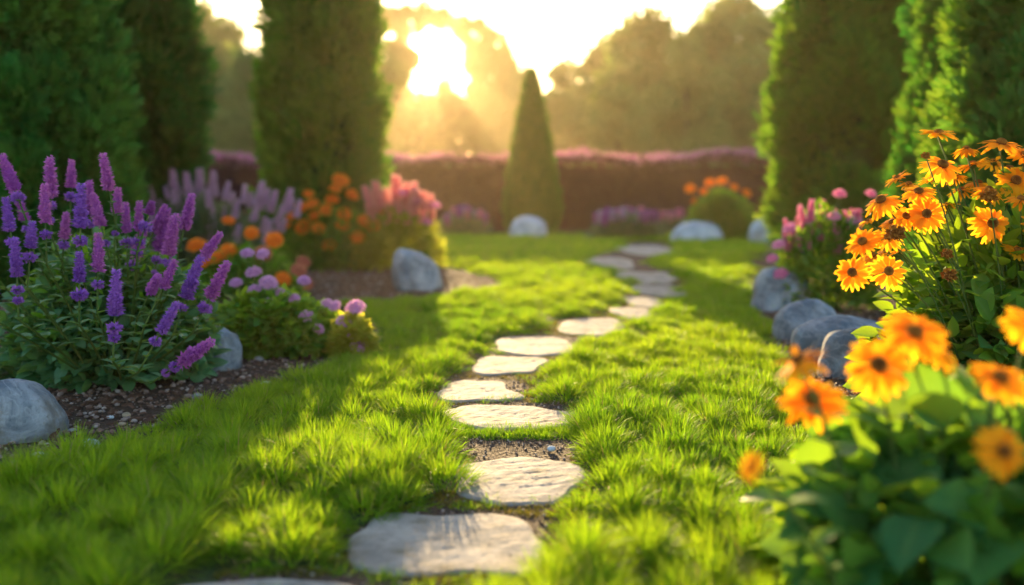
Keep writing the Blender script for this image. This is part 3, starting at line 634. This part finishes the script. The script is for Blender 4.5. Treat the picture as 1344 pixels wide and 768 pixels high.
for px, Y, tp, k, lab in FAR:
    top = W(px, tp, Y); H = top[2]; tl = (11, 12, 10, 12.5)[k]; s = H / (tl + .3)
    t = thing('deciduous_tree', lab, 'tree', (top[0], Y, 0), 'trees in the hazy tree line beyond the hedge')
    sx = s * (random.uniform(1.0, 1.35) if Y < 150 else .62)
    for nm, me in (('crown', FT[k][0]), ('trunk', FT[k][1])):
        o = link(nm, me, t); o.scale = (sx, sx, s); o.rotation_euler.z = px * .37
def framing_tree(label, px, Y, limbs):
    c = W(px, 300, Y); c[2] = 0; t = thing('deciduous_tree', label, 'tree', c, 'trees in the hazy tree line beyond the hedge'); cr = MB(); tr = MB()
    tube(tr, bez((0, 0, -.3), (.3, 0, 9), (0, 0, 20)), np.linspace(.6, .2, 8), 9)
    for x, z, r in limbs:
        n = int(420 * r * r); sub = sph(22) * r * .85; d = sph(n); P = np.array([x, 0, z]) + sub[rng.integers(0, 22, n)] + d * (r * .33 * rng.uniform(.4, 1, n))[:, None]
        cr.add(LT, P, frames(d + rng.normal(0, .8, (n, 3)), rng.normal(0, 1, (n, 3))), rng.uniform(.4, .8, n))
        tube(tr, bez((0, 0, z * .5), (x * .3, 0, z * .85), (x, 0, z)), np.linspace(.25, .06, 8), 6)
    cr.build('crown', M['far_leaf'], t); tr.build('trunk', M['bark'], t)
framing_tree('spreading hazy tree at the left of the sun, one limb reaching over the disc', 522, 184, [(0, 14, 4), (-2, 20, 4.5), (1, 25, 3.2), (-2, 30, 4.2), (2.5, 32, 2.6), (5.5, 33, 2.2), (8.5, 32.5, 1.8)])
framing_tree('spreading hazy tree at the right of the sun, its crown leaning towards the disc', 636, 183, [(0, 12, 4), (1, 19, 4), (0, 24.5, 3.4), (-1.5, 29, 3.0), (1.5, 27, 3), (-4.5, 31, 1.8)])
# low far wood closing the gaps under the crowns
mb = MB(); n = 52000; x = rng.uniform(-110, 120, n); hh = 19.3 + 2.0 * noise(np.stack([x, 0 * x, 0 * x], 1), .12, 1)
z = hh * rng.random(n) ** .8; y = 190 + rng.uniform(-2, 4, n)
mb.add(LT, np.stack([x, y, z], 1), frames(rng.normal(0, 1, (n, 3)), rng.normal(0, 1, (n, 3))), rng.uniform(1.1, 2.3, n))
n = 14000; x = rng.uniform(-70, 75, n); z = (3.2 + 1.1 * noise(np.stack([x, 0 * x, 0 * x], 1), .3, 2)) * rng.random(n) ** .8; y = 72 + rng.uniform(-2, 3, n)
mb.add(LT, np.stack([x, y, z], 1), frames(rng.normal(0, 1, (n, 3)), rng.normal(0, 1, (n, 3))), rng.uniform(.4, .8, n))
tag(mb.build('far_wood', M['far_wood']), 'hazy far-off undergrowth and wood closing the view beyond the hedge', 'wood', kind='stuff')

# ------------------------------------------------------------------ flower parts (shared meshes)
FLT = leaf_t(1, .55, 2, .15, .35)
def spike_mesh(mat, L=.18, rr=.026, n=380, fl=.0165, seed=0, taper=.5):
    mb = MB(); u = np.sort(rng.random(n)); k = np.arange(n); a = k * 2.399; rad = rr * (1 - taper * u ** 2.4) * (.75 + .25 * np.minimum(1, u * 8))
    rad = rad * (1 + .12 * np.sin(u * 46 + seed))
    o_ = np.stack([np.cos(a), np.sin(a), 0 * a], 1); P = o_ * (rad * .45)[:, None]; P[:, 2] = u * L
    d = o_ * .9 + np.array([0, 0, .65]) + rng.normal(0, .25, (n, 3)); s = fl * rng.uniform(.55, 1.35, n) * (1 - .45 * u)
    tt = np.clip(.25 + .5 * rng.random(n) + .2 * u, 0, 1)
    for j in range(2): mb.add(FLT, P + rng.normal(0, rr * .06, (n, 3)), frames(d + rng.normal(0, .3, (n, 3)), o_ * -.3 + rng.normal(0, .6, (n, 3)) + [0, 0, 1]), s * (1.0 if j else 1.2), tt)
    v, f = ico(2); v = v * [rr * .5, rr * .5, L * .5] + [0, 0, L * .48]; mb.add(tmpl(v, f), [(0, 0, 0)], tint=.1)
    return mb.mesh('flower_spike', mat)
def whorl_mesh(mat, r=.024, n=160):
    mb = MB(); d = sph(n); d[:, 2] *= .55; mb.add(FLT, d * r * .4, frames(d + rng.normal(0, .2, (n, 3)), rng.normal(0, 1, (n, 3))), r * rng.uniform(.5, .9, n)); return mb.mesh('floret_whorl', mat)
PET = leaf_t(1, .25, 6, .10, .10, 1.35, .32)
def daisy_mesh(mat, n1=17, n2=14, droop=0.0, ragged=.1, r=1.0):
    """flower of radius 1, facing +Z"""
    mb = MB()
    for layer, (n, ln, zz, el) in enumerate(((n1, 1.0, 0.0, -.10 - droop), (n2, .86, .035, .10 - droop))):
        a = np.arange(n) * 2 * math.pi / n + rng.normal(0, .06, n) + layer * .2; e = el + rng.normal(0, ragged, n)
        o_ = np.stack([np.cos(a) * np.cos(e), np.sin(a) * np.cos(e), np.sin(e)], 1)
        P = np.stack([np.cos(a) * .16, np.sin(a) * .16, np.full(n, zz)], 1)
        mb.add(PET, P, frames(o_, np.tile([[0, 0, 1.0]], (n, 1)) + rng.normal(0, .14, (n, 3))), np.stack([np.full(n, 1.0), (ln - .16) * rng.uniform(.88, 1.08, n), np.full(n, 1.0)], 1))
    v, f = ico(2); vv = v * [.2, .2, .14] - [0, 0, .09]; vv[:, 2] -= .0; mb.add(tmpl(vv, f), [(0, 0, 0)], mat=1)          # green cup behind the petals
    return mb.mesh('flower_head', [mat, M['stem']])
def centre_mesh(dome=.16):
    mb = MB(); v, f = ico(3); v = v * [.23, .23, dome]; v[:, 2] = np.maximum(v[:, 2], -.02) + .04; mb.add(tmpl(v, f), [(0, 0, 0)], tint=.0)
    n = 170; k = np.arange(n); rr = .23 * np.sqrt((k + .5) / n); a = k * 2.399; z = .04 + dome * np.sqrt(np.maximum(0, 1 - (rr / .24) ** 2))
    P = np.stack([rr * np.cos(a), rr * np.sin(a), z], 1); d = P * [1.2, 1.2, 1] + [0, 0, .1]
    mb.add(tmpl(v=[(-.014, -.0, -.014), (.014, 0, -.014), (.014, 0, .014), (-.014, 0, .014), (-.008, .04, -.008), (.008, .04, -.008), (.008, .04, .008), (-.008, .04, .008)],
                f=[(4, 5, 6, 7), (0, 1, 5, 4), (1, 2, 6, 5), (2, 3, 7, 6), (3, 0, 4, 7)]), P, frames(d, np.tile([[1.0, .1, 0]], (n, 1))), 1.0, np.clip(rr / .23 * 1.1 - .15 + rng.normal(0, .15, n), 0, 1))
    return mb.mesh('flower_centre', M['centre'])
def pom_mesh(mat, n=110, flat=.62):
    """domed button flower of radius 1 facing +Z"""
    mb = MB(); k = np.arange(n); z = 1 - (k + .5) / n * 1.12; rr = np.sqrt(np.maximum(0, 1 - z * z)); a = k * 2.399; d = np.stack([rr * np.cos(a), rr * np.sin(a), z], 1)
    P = d * [.62, .62, .62 * flat]; mb.add(FLT, P, frames(d * [1, 1, .6] + [0, 0, .12] + rng.normal(0, .1, (n, 3)), np.tile([[0, 0, 1.0]], (n, 1)) + rng.normal(0, .2, (n, 3))), rng.uniform(.34, .5, n))
    v, f = ico(2); mb.add(tmpl(v * [.6, .6, .6 * flat], f), [(0, 0, 0)], tint=.1)
    return mb.mesh('flower_head', mat)
def bud_mesh():
    mb = MB(); n = 120; d = sph(n, -.5, 1); mb.add(FLT, d * .5, frames(d + rng.normal(0, .25, (n, 3)), rng.normal(0, 1, (n, 3))), rng.uniform(.3, .6, n)); v, f = ico(2); mb.add(tmpl(v * .55, f), [(0, 0, 0)]); return mb.mesh('seed_head', M['centre'])
DAISY = [daisy_mesh(M['petal'], a_, b_, dr, rg) for a_, b_, dr, rg in ((21, 17, 0, .08), (19, 12, .12, .15), (20, 16, .38, .2), (22, 18, -.08, .12), (17, 9, .2, .22))]
CENTRE = [centre_mesh(.15), centre_mesh(.2)]
MARI = [daisy_mesh(M['marigold'], 16, 15, dr, .14) for dr in (0, .2)]
MARI = [pom_mesh(M['marigold'], n=95, flat=.4), pom_mesh(M['marigold'], n=80, flat=.55)]
POM = pom_mesh(M['button']); POMR = pom_mesh(M['rust']); POMM = pom_mesh(M['magenta']); POMO = pom_mesh(M['marigold']); BUD = bud_mesh()
SP = {k: [spike_mesh(M[k], seed=s) for s in range(3)] for k in ('purple', 'lilac', 'pink', 'magenta')}
SP['purple2'] = [spike_mesh(M['violet'], seed=5), spike_mesh(M['purple'], n=360, seed=8)]
WH = {k: whorl_mesh(M[k]) for k in ('violet', 'lilac', 'purple')}
def quat_to(d, roll=0.0): return Vector(d).normalized().to_track_quat('Z', 'Y') @ Matrix.Rotation(roll, 4, 'Z').to_quaternion()

LEAF_O = leaf_t(1, .62, 6, .16, .22, .75); LEAF_N = leaf_t(1, .30, 5, .14, .35, .8); LEAF_B = leaf_t(1, .78, 7, .14, .30, .7)
LEAF_TH = leaf_t(1, .16, 3, .1, .2, .8)
def foliage(parent, R3, n, T, size, mat, zc=None, inner=.35, up=.35, seed=0, lump=.18, name='foliage', zmin=-.35):
    """leaves through the volume of an uneven mound; R3 = radii; local to the plant's base"""
    d = sph(n, zmin, 1.0); zc = R3[2] * .25 if zc is None else zc
    rr = (1 - inner * rng.random(n) ** 1.5) * (1 + lump * noise(d * 1.0 + seed * 1.9, 2.6, seed % 3) + lump * .5 * noise(d + seed, 7, 2))
    P = d * rr[:, None] * np.array([R3[0], R3[1], R3[2] - zc]) + [0, 0, zc]; P[:, 2] = np.maximum(P[:, 2], .02 + .04 * rng.random(n))
    dd = d * [1, 1, .5] + np.array([0, 0, up]) + rng.normal(0, .45, (n, 3)); hint = d * .4 + [0, 0, .8] + rng.normal(0, .35, (n, 3))
    mb = MB(); mb.add(T, P, frames(dd, hint), size * rng.uniform(.55, 1.2, n), np.clip(.4 + .35 * noise(P, 5, 1) + rng.normal(0, .25, n), 0, 1))
    return mb.build(name, M[mat], parent)
def branches(parent, R3, n=14, r=.006, name='branches', z1=.85):
    mb = MB()
    for i in range(n):
        d = sph(1, .15, 1)[0]; e = d * np.array([R3[0], R3[1], R3[2]]) * z1; tube(mb, bez(d * [.05, .05, 0], e * [.35, .35, .7], e), np.linspace(r, r * .5, 8), 5)
    mb.build(name, M['stem'], parent)
def stem_part(parent, a, b, r=.004, leaves=None, nl=6, ls=.06, mat='leaf_dark', bulge=.0, name='stem', T=LEAF_O, t0=.25, t1=.92):
    a = np.asarray(a, float); b = np.asarray(b, float); mid = a * [.35, .35, .4] + b * [.65, .65, .6] + [0, 0, bulge]
    mid = np.array([a[0] * .6 + b[0] * .4, a[1] * .6 + b[1] * .4, a[2] * .4 + b[2] * .6]) + [0, 0, bulge]
    pts = bez(a, mid, b, 9); mb = MB(); tube(mb, pts, np.linspace(r, r * .65, 9), 6, mat=0)
    if nl:
        ts = np.linspace(t0, t1, nl); 
        for i, t in enumerate(ts):
            p = pts[int(t * 8)]; a0 = i * 1.7 + random.random()
            for s in (0, math.pi):
                o_ = np.array([[math.cos(a0 + s), math.sin(a0 + s), .45]]); mb.add(T, [p], frames(o_, np.array([[0, 0, 1.0]])), [ls * random.uniform(.6, 1.1) * (1.1 - .5 * t)], mat=1)
    mb.build(name, [M['stem'], M[mat]], parent)
    tg = pts[-1] - pts[-2]; return tg / np.linalg.norm(tg)

# ------------------------------------------------------------------ purple sage bush
B = G(108, 512); B[1] += .30; B[0] = -1.84
sage = thing('sage_bush', 'large purple-flowering sage bush with dark leaves at the left, nearest the boulder', 'flowering bush', (B[0], B[1], 0), 'flowering bushes in the beds')
foliage(sage, (.46, .46, .60), 3300, LEAF_O, .082, 'leaf_dark', inner=.55, seed=3, lump=.2)
foliage(sage, (.43, .42, .62), 1100, LEAF_N, .085, 'leaf_mid', inner=.6, seed=5, lump=.25, name='young_leaves', zmin=.1)
branches(sage, (.46, .42, .5), 26, .006)
SPK = [(45, 160, 5, 55), (150, 180, 148, 60), (210, 150, 212, 68), (325, 160, 305, 50), (30, 280, 15, 180), (135, 255, 132, 140), (238, 270, 240, 140), (300, 265, 275, 170), (270, 230, 265, 130), (375, 285, 372, 195),
       (410, 280, 413, 190), (455, 280, 490, 200), (400, 355, 430, 260), (470, 340, 495, 210), (500, 350, 520, 230), (545, 275, 570, 170), (50, 415, 45, 300), (290, 400, 292, 285), (235, 430, 235, 340), (600, 360, 655, 285),
       (550, 480, 595, 355), (620, 480, 675, 370), (340, 530, 345, 395), (480, 450, 520, 365), (475, 580, 525, 490), (535, 670, 630, 605), (-40, 300, -60, 190), (445, 460, 470, 410), (75, 250, 55, 180), (-30, 420, -45, 320), (190, 300, 196, 225), (345, 230, 350, 150), (90, 330, 96, 250), (440, 230, 452, 190)]
LOW = {16: 3.62, 17: 3.75, 18: 3.6, 22: 3.45, 23: 3.75, 24: 3.55, 25: 3.7, 4: 3.7, 5: 3.8, 6: 3.8, 20: 3.95, 21: 4.0, 19: 4.1, 27: 3.8, 29: 3.6, 32: 3.7}
for i, (bx, by, tx, ty) in enumerate(SPK):
    s = 340 / 768; Y = LOW.get(i, 4.0 + .35 * random.random())
    p0 = W(bx * s, 180 + by * s, Y) - [B[0], B[1], 0]; p1 = W(tx * s, 180 + ty * s, Y + random.uniform(-.05, .05)) - [B[0], B[1], 0]
    L = np.linalg.norm(p1 - p0); dr = (p1 - p0) / L
    base = np.array([p0[0] * .35 - dr[0] * .1, p0[1] * .3, .05]); near = p0 - dr * .16
    mb = MB(); pts = np.concatenate([bez(base, [near[0] * .75, near[1] * .7, near[2] * .65], near, 7), bez(near, near + dr * .08, p0, 4)[1:]]); tube(mb, pts, np.linspace(.0055, .0032, len(pts)), 6)
    for q, ti in enumerate((3, 4, 5, 6, 7, 8)):
        p = pts[ti]; a0 = q * 1.57 + i
        for sg in (0, math.pi): mb.add(LEAF_O, [p], frames(np.array([[math.cos(a0 + sg), math.sin(a0 + sg), .55]]), np.array([[0, 0, 1.0]])), [.075 - .007 * q], mat=1)
    mb.build('stem', [M['stem'], M['leaf_dark']], sage)
    wide = max(.75, min(1.15, L / .18)) * 1.12
    o = link('flower_spike', SP['purple'][i % 3] if i not in LOW else SP['purple2'][i % 2], sage, p0, quat_to(dr, i), (wide, wide, L / .18))
    if i % 4 != 3: link('floret_whorl', WH['violet'], sage, p0 - dr * random.uniform(.03, .05), quat_to(dr, i), random.uniform(.85, 1.2))
    if i % 3 == 1: link('floret_whorl', WH['violet'], sage, p0 - dr * random.uniform(.075, .1), quat_to(dr, i), random.uniform(.6, .9))

# ------------------------------------------------------------------ helper for spire bushes
def spire_bush(name, label, cx, pbase, wpx, toppx, kinds, spikes, leaf=('leaf_grey', LEAF_TH, .12), n=2600, wid=1.0, depth=None, sl=.18, extra=None, hfrac=.8, fz=.9):
    g = G(cx, pbase); Y = (depth or g[1] + wpx / F * g[1] * .35); rw = wpx / F * Y / 2; ztop = W(cx, toppx, Y)[2]; c = W(cx, pbase, Y); c[2] = 0
    t = thing(name, label, 'flowering bush', c, 'flowering bushes in the beds')
    foliage(t, (rw, rw * .8, ztop * hfrac), n, leaf[1], leaf[2], leaf[0], inner=.5, seed=int(cx) % 7, up=.6)
    branches(t, (rw, rw * .8, ztop * hfrac), 14, .006)
    for i, (px, py, ln) in enumerate(spikes):   # px, py of spike tip; ln = length in px
        yy = Y + random.uniform(-.5, .4) * rw; tip = W(px, py, yy) - c; L = ln / F * yy; lean = (tip[0]) / max(rw, .1) * .22 + random.uniform(-.12, .12)
        dr = np.array([lean + random.uniform(-.06, .06), random.uniform(-.1, .1), 1.0]); dr /= np.linalg.norm(dr); p0 = tip - dr * L
        stem_part(t, (p0[0] * .4, p0[1] * .4, .03), p0, .004, nl=3, ls=.07, mat=leaf[0], T=LEAF_N)
        k = kinds[i % len(kinds)]; link('flower_spike', SP[k][i % 3], t, p0, quat_to(dr, i), (wid * L / .18, wid * L / .18, L / .18))
    if extra: extra(t, c, Y, rw)
    return t
spire_bush('lilac_sage_bush', 'grey-green bush of pale lilac spires behind the purple sage', 262, 372, 170, 232, ['lilac'],
           [(182, 232, 32), (196, 244, 28), (212, 236, 30), (226, 222, 34), (244, 226, 34), (262, 222, 38), (280, 224, 34), (300, 238, 26), (322, 242, 26), (345, 238, 34), (362, 250, 30), (382, 248, 32), (237, 246, 24), (272, 248, 26), (312, 262, 26), (372, 270, 28), (210, 262, 22), (338, 268, 22), (394, 262, 24)] + [(random.uniform(180, 395), random.uniform(236, 300), random.uniform(16, 30)) for _ in range(34)], n=5200, wid=1.35, hfrac=.74, leaf=('leaf_grey', LEAF_TH, .14))
spire_bush('tall_lilac_plant', 'slender plant of violet spires behind the orange marigolds', 418, 345, 70, 228, ['magenta', 'lilac'], [(402, 230, 34), (424, 224, 40), (412, 240, 30), (437, 238, 30), (395, 250, 26)], n=900, hfrac=.7, wid=.8)
def small_pinks(t, c, Y, rw):
    for i, (px, py) in enumerate(((560, 292), (572, 270), (548, 262), (528, 254))):
        p = W(px, py, Y - rw * .4) - c; stem_part(t, (p[0] * .5, p[1] * .5, .03), p, .003, nl=2); link('flower_head', POMM, t, p, quat_to((.3, -.4, 1)), .06)
spire_bush('pink_spire_bush', 'sunlit golden bush with coral pink spires above the angular boulder', 522, 358, 108, 236, ['pink'],
           [(478, 244, 34), (492, 238, 38), (506, 246, 34), (520, 230, 44), (534, 240, 38), (545, 238, 34), (558, 262, 32), (485, 262, 28), (512, 262, 30), (550, 250, 34), (528, 256, 30), (570, 275, 22), (498, 268, 26), (541, 268, 26), (566, 254, 28)] + [(random.uniform(474, 566), random.uniform(244, 276), random.uniform(22, 32)) for _ in range(16)],
           leaf=('leaf_sunlit', LEAF_N, .11), n=3600, wid=1.5, extra=small_pinks, hfrac=.66)

# ------------------------------------------------------------------ daisy / marigold bushes
def head(parent, p, facing, r, meshes, i, centre=True, roll=None):
    h = link('flower_head', meshes[i % len(meshes)], parent, p, quat_to(facing, i * 1.3), r)
    if centre: link('flower_centre', CENTRE[i % 2], h)
    return h
def flower_bush(name, label, cx, pbase, wpx, toppx, flowers, meshes, rpx, leaf=('leaf_mid', LEAF_N, .1), n=2500, depth=None, centre=True, hfrac=.8, alt=None, dz=.35, up=.6, grp='flowering bushes in the beds'):
    g = G(cx, pbase); Y = (depth or g[1] + wpx / F * g[1] * .35); rw = wpx / F * Y / 2; ztop = W(cx, toppx, Y)[2]; c = W(cx, pbase, Y); c[2] = 0
    t = thing(name, label, 'flowering bush', c, grp)
    foliage(t, (rw, rw * .8, ztop * hfrac), n, leaf[1], leaf[2], leaf[0], inner=.5, seed=int(cx) % 5)
    branches(t, (rw, rw * .8, ztop * hfrac), 14, .006)
    for i, f in enumerate(flowers):
        px, py = f[0], f[1]; sc_ = f[2] if len(f) > 2 else 1.0
        yy = Y - rw * (.9 - .9 * max(0, min(1, (pbase - py) / max(1, (pbase - toppx)))) ) + random.uniform(-.1, .1) * rw
        p = W(px, py, yy) - c; fc = (p[0] / max(rw, .1) * .4 + random.uniform(-.25, .25), -.55 + random.uniform(-.25, .25), up + random.uniform(-.2, .2))
        fcn = np.array(fc) / np.linalg.norm(fc); r = rpx * sc_ / F * yy / 1.0
        stem_part(t, (p[0] * .45, p[1] * .4, .03), p - fcn * r * .15, .0035, nl=4, ls=leaf[2] * .8, mat=leaf[0], T=leaf[1], bulge=.02)
        if alt and i in alt: link('flower_head', alt[i], t, p, quat_to(fcn, i), r)
        else: head(t, p, fcn, r, meshes, i, centre)
    return t
flower_bush('marigold_bush', 'orange marigold bush below the cypress, between lilac spires and pink spires', 438, 358, 128, 236,
            [(447, 237, 1.25), (396, 272), (410, 268), (428, 276), (436, 262), (452, 282, 1.1), (398, 298, 1.2), (418, 300), (450, 296), (470, 312, 1.1), (432, 322), (462, 256), (384, 284), (440, 248, .9), (478, 290), (412, 284, .9), (490, 296), (405, 255, .8), (375, 296, .9), (498, 276, .8)], MARI, 9.8, n=3600, hfrac=.66, centre=False)
flower_bush('marigold_bush', 'low orange and rust marigolds directly behind the pink button flowers', 318, 398, 150, 300,
            [(258, 322, 1.3), (300, 330, 1.2), (360, 315, 1.2), (345, 334, 1.2), (392, 355, 1.1), (398, 344), (283, 338), (330, 306, 1.0), (372, 366, 1.1), (268, 345, .9), (300, 290, .9), (402, 372, .9)], MARI, 10.5, centre=False, n=2800, alt={3: POMR, 4: POMR, 11: POMR, 5: POMR}, hfrac=.68)
flower_bush('button_flower_bush', 'bright green mound dotted with domed lilac-pink button flowers beside the smooth boulder', 362, 474, 178, 372,
            [(325, 333, .9), (345, 334, .9), (333, 358, 1.1), (352, 372, 1.25), (334, 381, .95), (374, 412, 1.15), (403, 416, 1.05), (322, 332, .7), (399, 369, .9), (430, 399, .9), (256, 400, 1.1), (270, 411, .8), (352, 398, .9), (386, 392, .8), (310, 372, .9), (418, 432, .8), (344, 420, .8), (366, 384, .8)], [POM], 10.5, centre=False, n=5200, leaf=('leaf_mid', LEAF_O, .075), hfrac=.80, up=1.1)
flower_bush('button_flower_bush', 'small sunlit yellow-green clump with a few pink button flowers at the lawn edge', 462, 474, 58, 405,
            [(467, 404, 1.2), (452, 422, 1.0), (471, 455, 1.1), (440, 402, .8), (462, 440, .7)], [POM], 11.5, centre=False, n=1500, leaf=('leaf_sunlit', LEAF_O, .055), hfrac=.8, up=1.0)
# magenta bush on the right
def mag_extra(t, c, Y, rw):
    for i, (px, py, r) in enumerate(((1102, 255, 9), (1143, 255, 8), (1022, 322, 9), (1025, 360, 10), (1014, 340, 8), (1036, 300, 9), (1095, 285, 9), (1118, 290, 8))):
        yy = Y - rw * .5; p = W(px, py, yy) - c; stem_part(t, (p[0] * .5, p[1] * .5, .03), p, .003, nl=2); link('flower_head', POMM, t, p, quat_to((p[0], -.5, 1)), r / F * yy)
spire_bush('magenta_flower_bush', 'bush of magenta-pink blooms behind the boulders at the right of the lawn', 1082, 412, 128, 258, ['magenta'],
           [(1050, 270, 30), (1066, 262, 30), (1080, 262, 28), (1096, 276, 28), (1040, 292, 28), (1060, 284, 28), (1112, 280, 26), (1075, 290, 26), (1128, 284, 26), (1030, 316, 24), (1048, 308, 22)] + [(random.uniform(1024, 1136), random.uniform(268, 320), random.uniform(18, 28)) for _ in range(22)], leaf=('leaf_mid', LEAF_N, .09), n=3600, wid=1.3, extra=mag_extra, hfrac=.85)
# background mounds
spire_bush('lavender_mound', 'small lavender mound left of the round pale boulder', 609, 311, 62, 268, ['purple', 'lilac', 'purple', 'magenta'], [(584 + i * 4.4 + random.uniform(-2, 2), 268 + random.uniform(0, 9) + abs(i - 6) * .9, 15) for i in range(13)], n=900, wid=2.3, leaf=('leaf_grey', LEAF_TH, .2), hfrac=.62)
spire_bush('lavender_mound', 'wide lavender mound left of the clipped green ball bush', 822, 316, 88, 268, ['purple', 'lilac', 'purple', 'magenta'], [(782 + i * 4.0 + random.uniform(-2, 2), 267 + random.uniform(0, 9) + abs(i - 10) * .8, 17) for i in range(21)], n=1300, wid=2.3, leaf=('leaf_grey', LEAF_TH, .2), hfrac=.62)
spire_bush('magenta_clump', 'small magenta clump tucked between lavender mound and ball bush', 882, 308, 40, 272, ['magenta'], [(868 + i * 4 + random.uniform(-1, 1), 272 + random.uniform(0, 6), 14) for i in range(8)], n=500, wid=1.7, leaf=('leaf_grey', LEAF_TH, .18), hfrac=.6, depth=22.5)
flower_bush('ball_bush', 'clipped green ball bush with blurred orange blooms behind its top', 944, 318, 84, 250, [(906, 248), (924, 252, .8), (932, 240), (948, 238, 1.1), (964, 246, .8), (980, 254), (912, 264, .8)], [POMO], 7, centre=False, n=5000, leaf=('leaf_mid', LEAF_O, .10), hfrac=.97)

# ------------------------------------------------------------------ tall orange daisy bush on the right
Y0 = 3.75; c = np.array([1.98, Y0, 0])
db = thing('daisy_bush', 'tall bush of sharp orange daisies with brown centres at the right edge', 'flowering bush', c, 'flowering bushes in the beds')
foliage(db, (.58, .46, .84), 3300, LEAF_O, .09, 'leaf_mid', inner=.6, seed=2, lump=.22)
foliage(db, (.50, .40, .62), 500, LEAF_B, .12, 'leaf_broad', inner=.5, seed=6, lump=.2, name='broad_leaves')
branches(db, (.5, .4, .7), 30, .006)
FL = [(1232, 175, .95, (.1, -.25, 1)), (1314, 189, 1.05, (.1, -.35, 1)), (1237, 217, 1.1, (.05, -.75, .8)), (1277, 217, .85, (-.2, .2, 1)), (1305, 213, .8, (.3, .1, 1)), (1333, 238, 1.05, (0, -.8, .6)), (1206, 252, .95, (-.2, -.5, .9)),
      (1157, 264, 1.05, (-.5, -.35, .8)), (1178, 234, .7, (-.5, .1, 1)), (1193, 242, .6, (0, -.1, 1)), (1216, 281, 1.0, (-.1, -.95, .4)), (1190, 284, .8, (-.3, -.7, .6)), (1302, 293, 1.1, (0, -1, .25)), (1133, 318, .95, (-.6, -.5, .6)),
      (1166, 312, .85, (-.2, -.6, .8)), (1119, 358, .95, (-.5, -.8, .4)), (1166, 356, 1.0, (0, -1, .3)), (1298, 250, .85, (.1, -.5, .8)), (1345, 205, 1.0, (.2, -.5, .8)), (1262, 250, .7, (.1, .2, 1)), (1140, 290, .6, (-.5, .1, 1)), (1340, 262, .8, (.2, -.3, 1)), (1255, 232, .6, (0, .4, 1)), (1180, 330, .5, (-.2, .2, 1)), (1365, 300, 1.0, (.3, -.8, .5)), (1375, 180, 1, (.2, -.4, 1)), (1395, 240, 1, (.2, -.6, 1)), (1268, 196, .7, (0, .1, 1)), (1225, 235, .75, (-.3, .1, 1)), (1325, 222, .75, (.2, .2, 1)), (1172, 292, .75, (-.5, -.2, .9)), (1148, 336, .7, (-.6, -.1, .8)), (1284, 240, .75, (.1, -.2, 1)), (1335, 330, .8, (.3, -.5, .8)), (1244, 268, .55, (.0, .3, 1)), (1130, 345, .7, (-.7, -.2, .8))]
for i, (px, py, s, fc) in enumerate(FL):
    yy = Y0 - .25 + (.35 if fc[1] > -.3 else 0) + (.0 if py > 250 else .1) + random.uniform(-.06, .06)
    p = W(px, py, yy) - c; fcn = np.array(fc) / np.linalg.norm(fc); r = 26.5 * s / F * yy
    tx = p[0] * .55 - .02; stem_part(db, (tx * .5, p[1] * .35, .04), p - fcn * r * .16, .0045, nl=5, ls=.085, mat='leaf_mid', bulge=.06, T=LEAF_O, t1=.7)
    head(db, p, fcn, r, DAISY, i)
for i, (px, py, s) in enumerate(((1176, 307, 1.1), (1243, 334, .7), (1246, 362, .9), (1298, 258, 1.0), (1215, 205, .5))):
    yy = Y0 - .38; p = W(px, py, yy) - c; stem_part(db, (p[0] * .4, p[1] * .4, .04), p, .0035, nl=3, ls=.06, mat='leaf_mid'); link('seed_head', BUD, db, p, quat_to((0, -.4, 1)), 13 * s / F * yy)

# ------------------------------------------------------------------ blurred daisy bush in the near right corner
Y0 = 1.95; c = np.array([.90, Y0, 0])
fb = thing('daisy_bush', 'low leafy bush of orange daisies in the near right corner, closest to the viewer', 'flowering bush', c, 'flowering bushes in the beds')
foliage(fb, (.33, .30, .41), 420, LEAF_B, .125, 'leaf_broad', inner=.6, seed=4, lump=.15, up=.25)
foliage(fb, (.34, .30, .45), 480, LEAF_O, .085, 'leaf_mid', inner=.6, seed=1, lump=.2, name='young_leaves', zmin=.0)
branches(fb, (.35, .28, .4), 22, .006)
FL = [(1200, 438, 1.15, (0, -.6, .8)), (1153, 480, 1.15, (-.2, -.9, .6)), (1236, 462, .8, (.4, -.3, .8)), (1066, 526, 1.1, (-.2, -.6, .85)), (1048, 474, 1.0, (-.5, -.1, .9)), (1312, 498, 1.05, (.1, -.5, .9)), (1317, 592, .95, (.1, -1, .3)), (1352, 426, .9, (.3, -.8, .6)), (986, 611, .55, (-.9, -.3, .4)), (1400, 520, 1, (.3, -.6, .8))]
for i, (px, py, s, fc) in enumerate(FL):
    yy = Y0 - .12 + random.uniform(-.08, .08) - (.30 if py > 550 else 0); p = W(px, py, yy) - c; fcn = np.array(fc) / np.linalg.norm(fc); r = 41 * s / F * yy
    stem_part(fb, (p[0] * .5, p[1] * .4, .04), p - fcn * r * .16, .005, nl=4, ls=.09, mat='leaf_mid', T=LEAF_O, t1=.75)
    head(fb, p, fcn, r, DAISY, i)
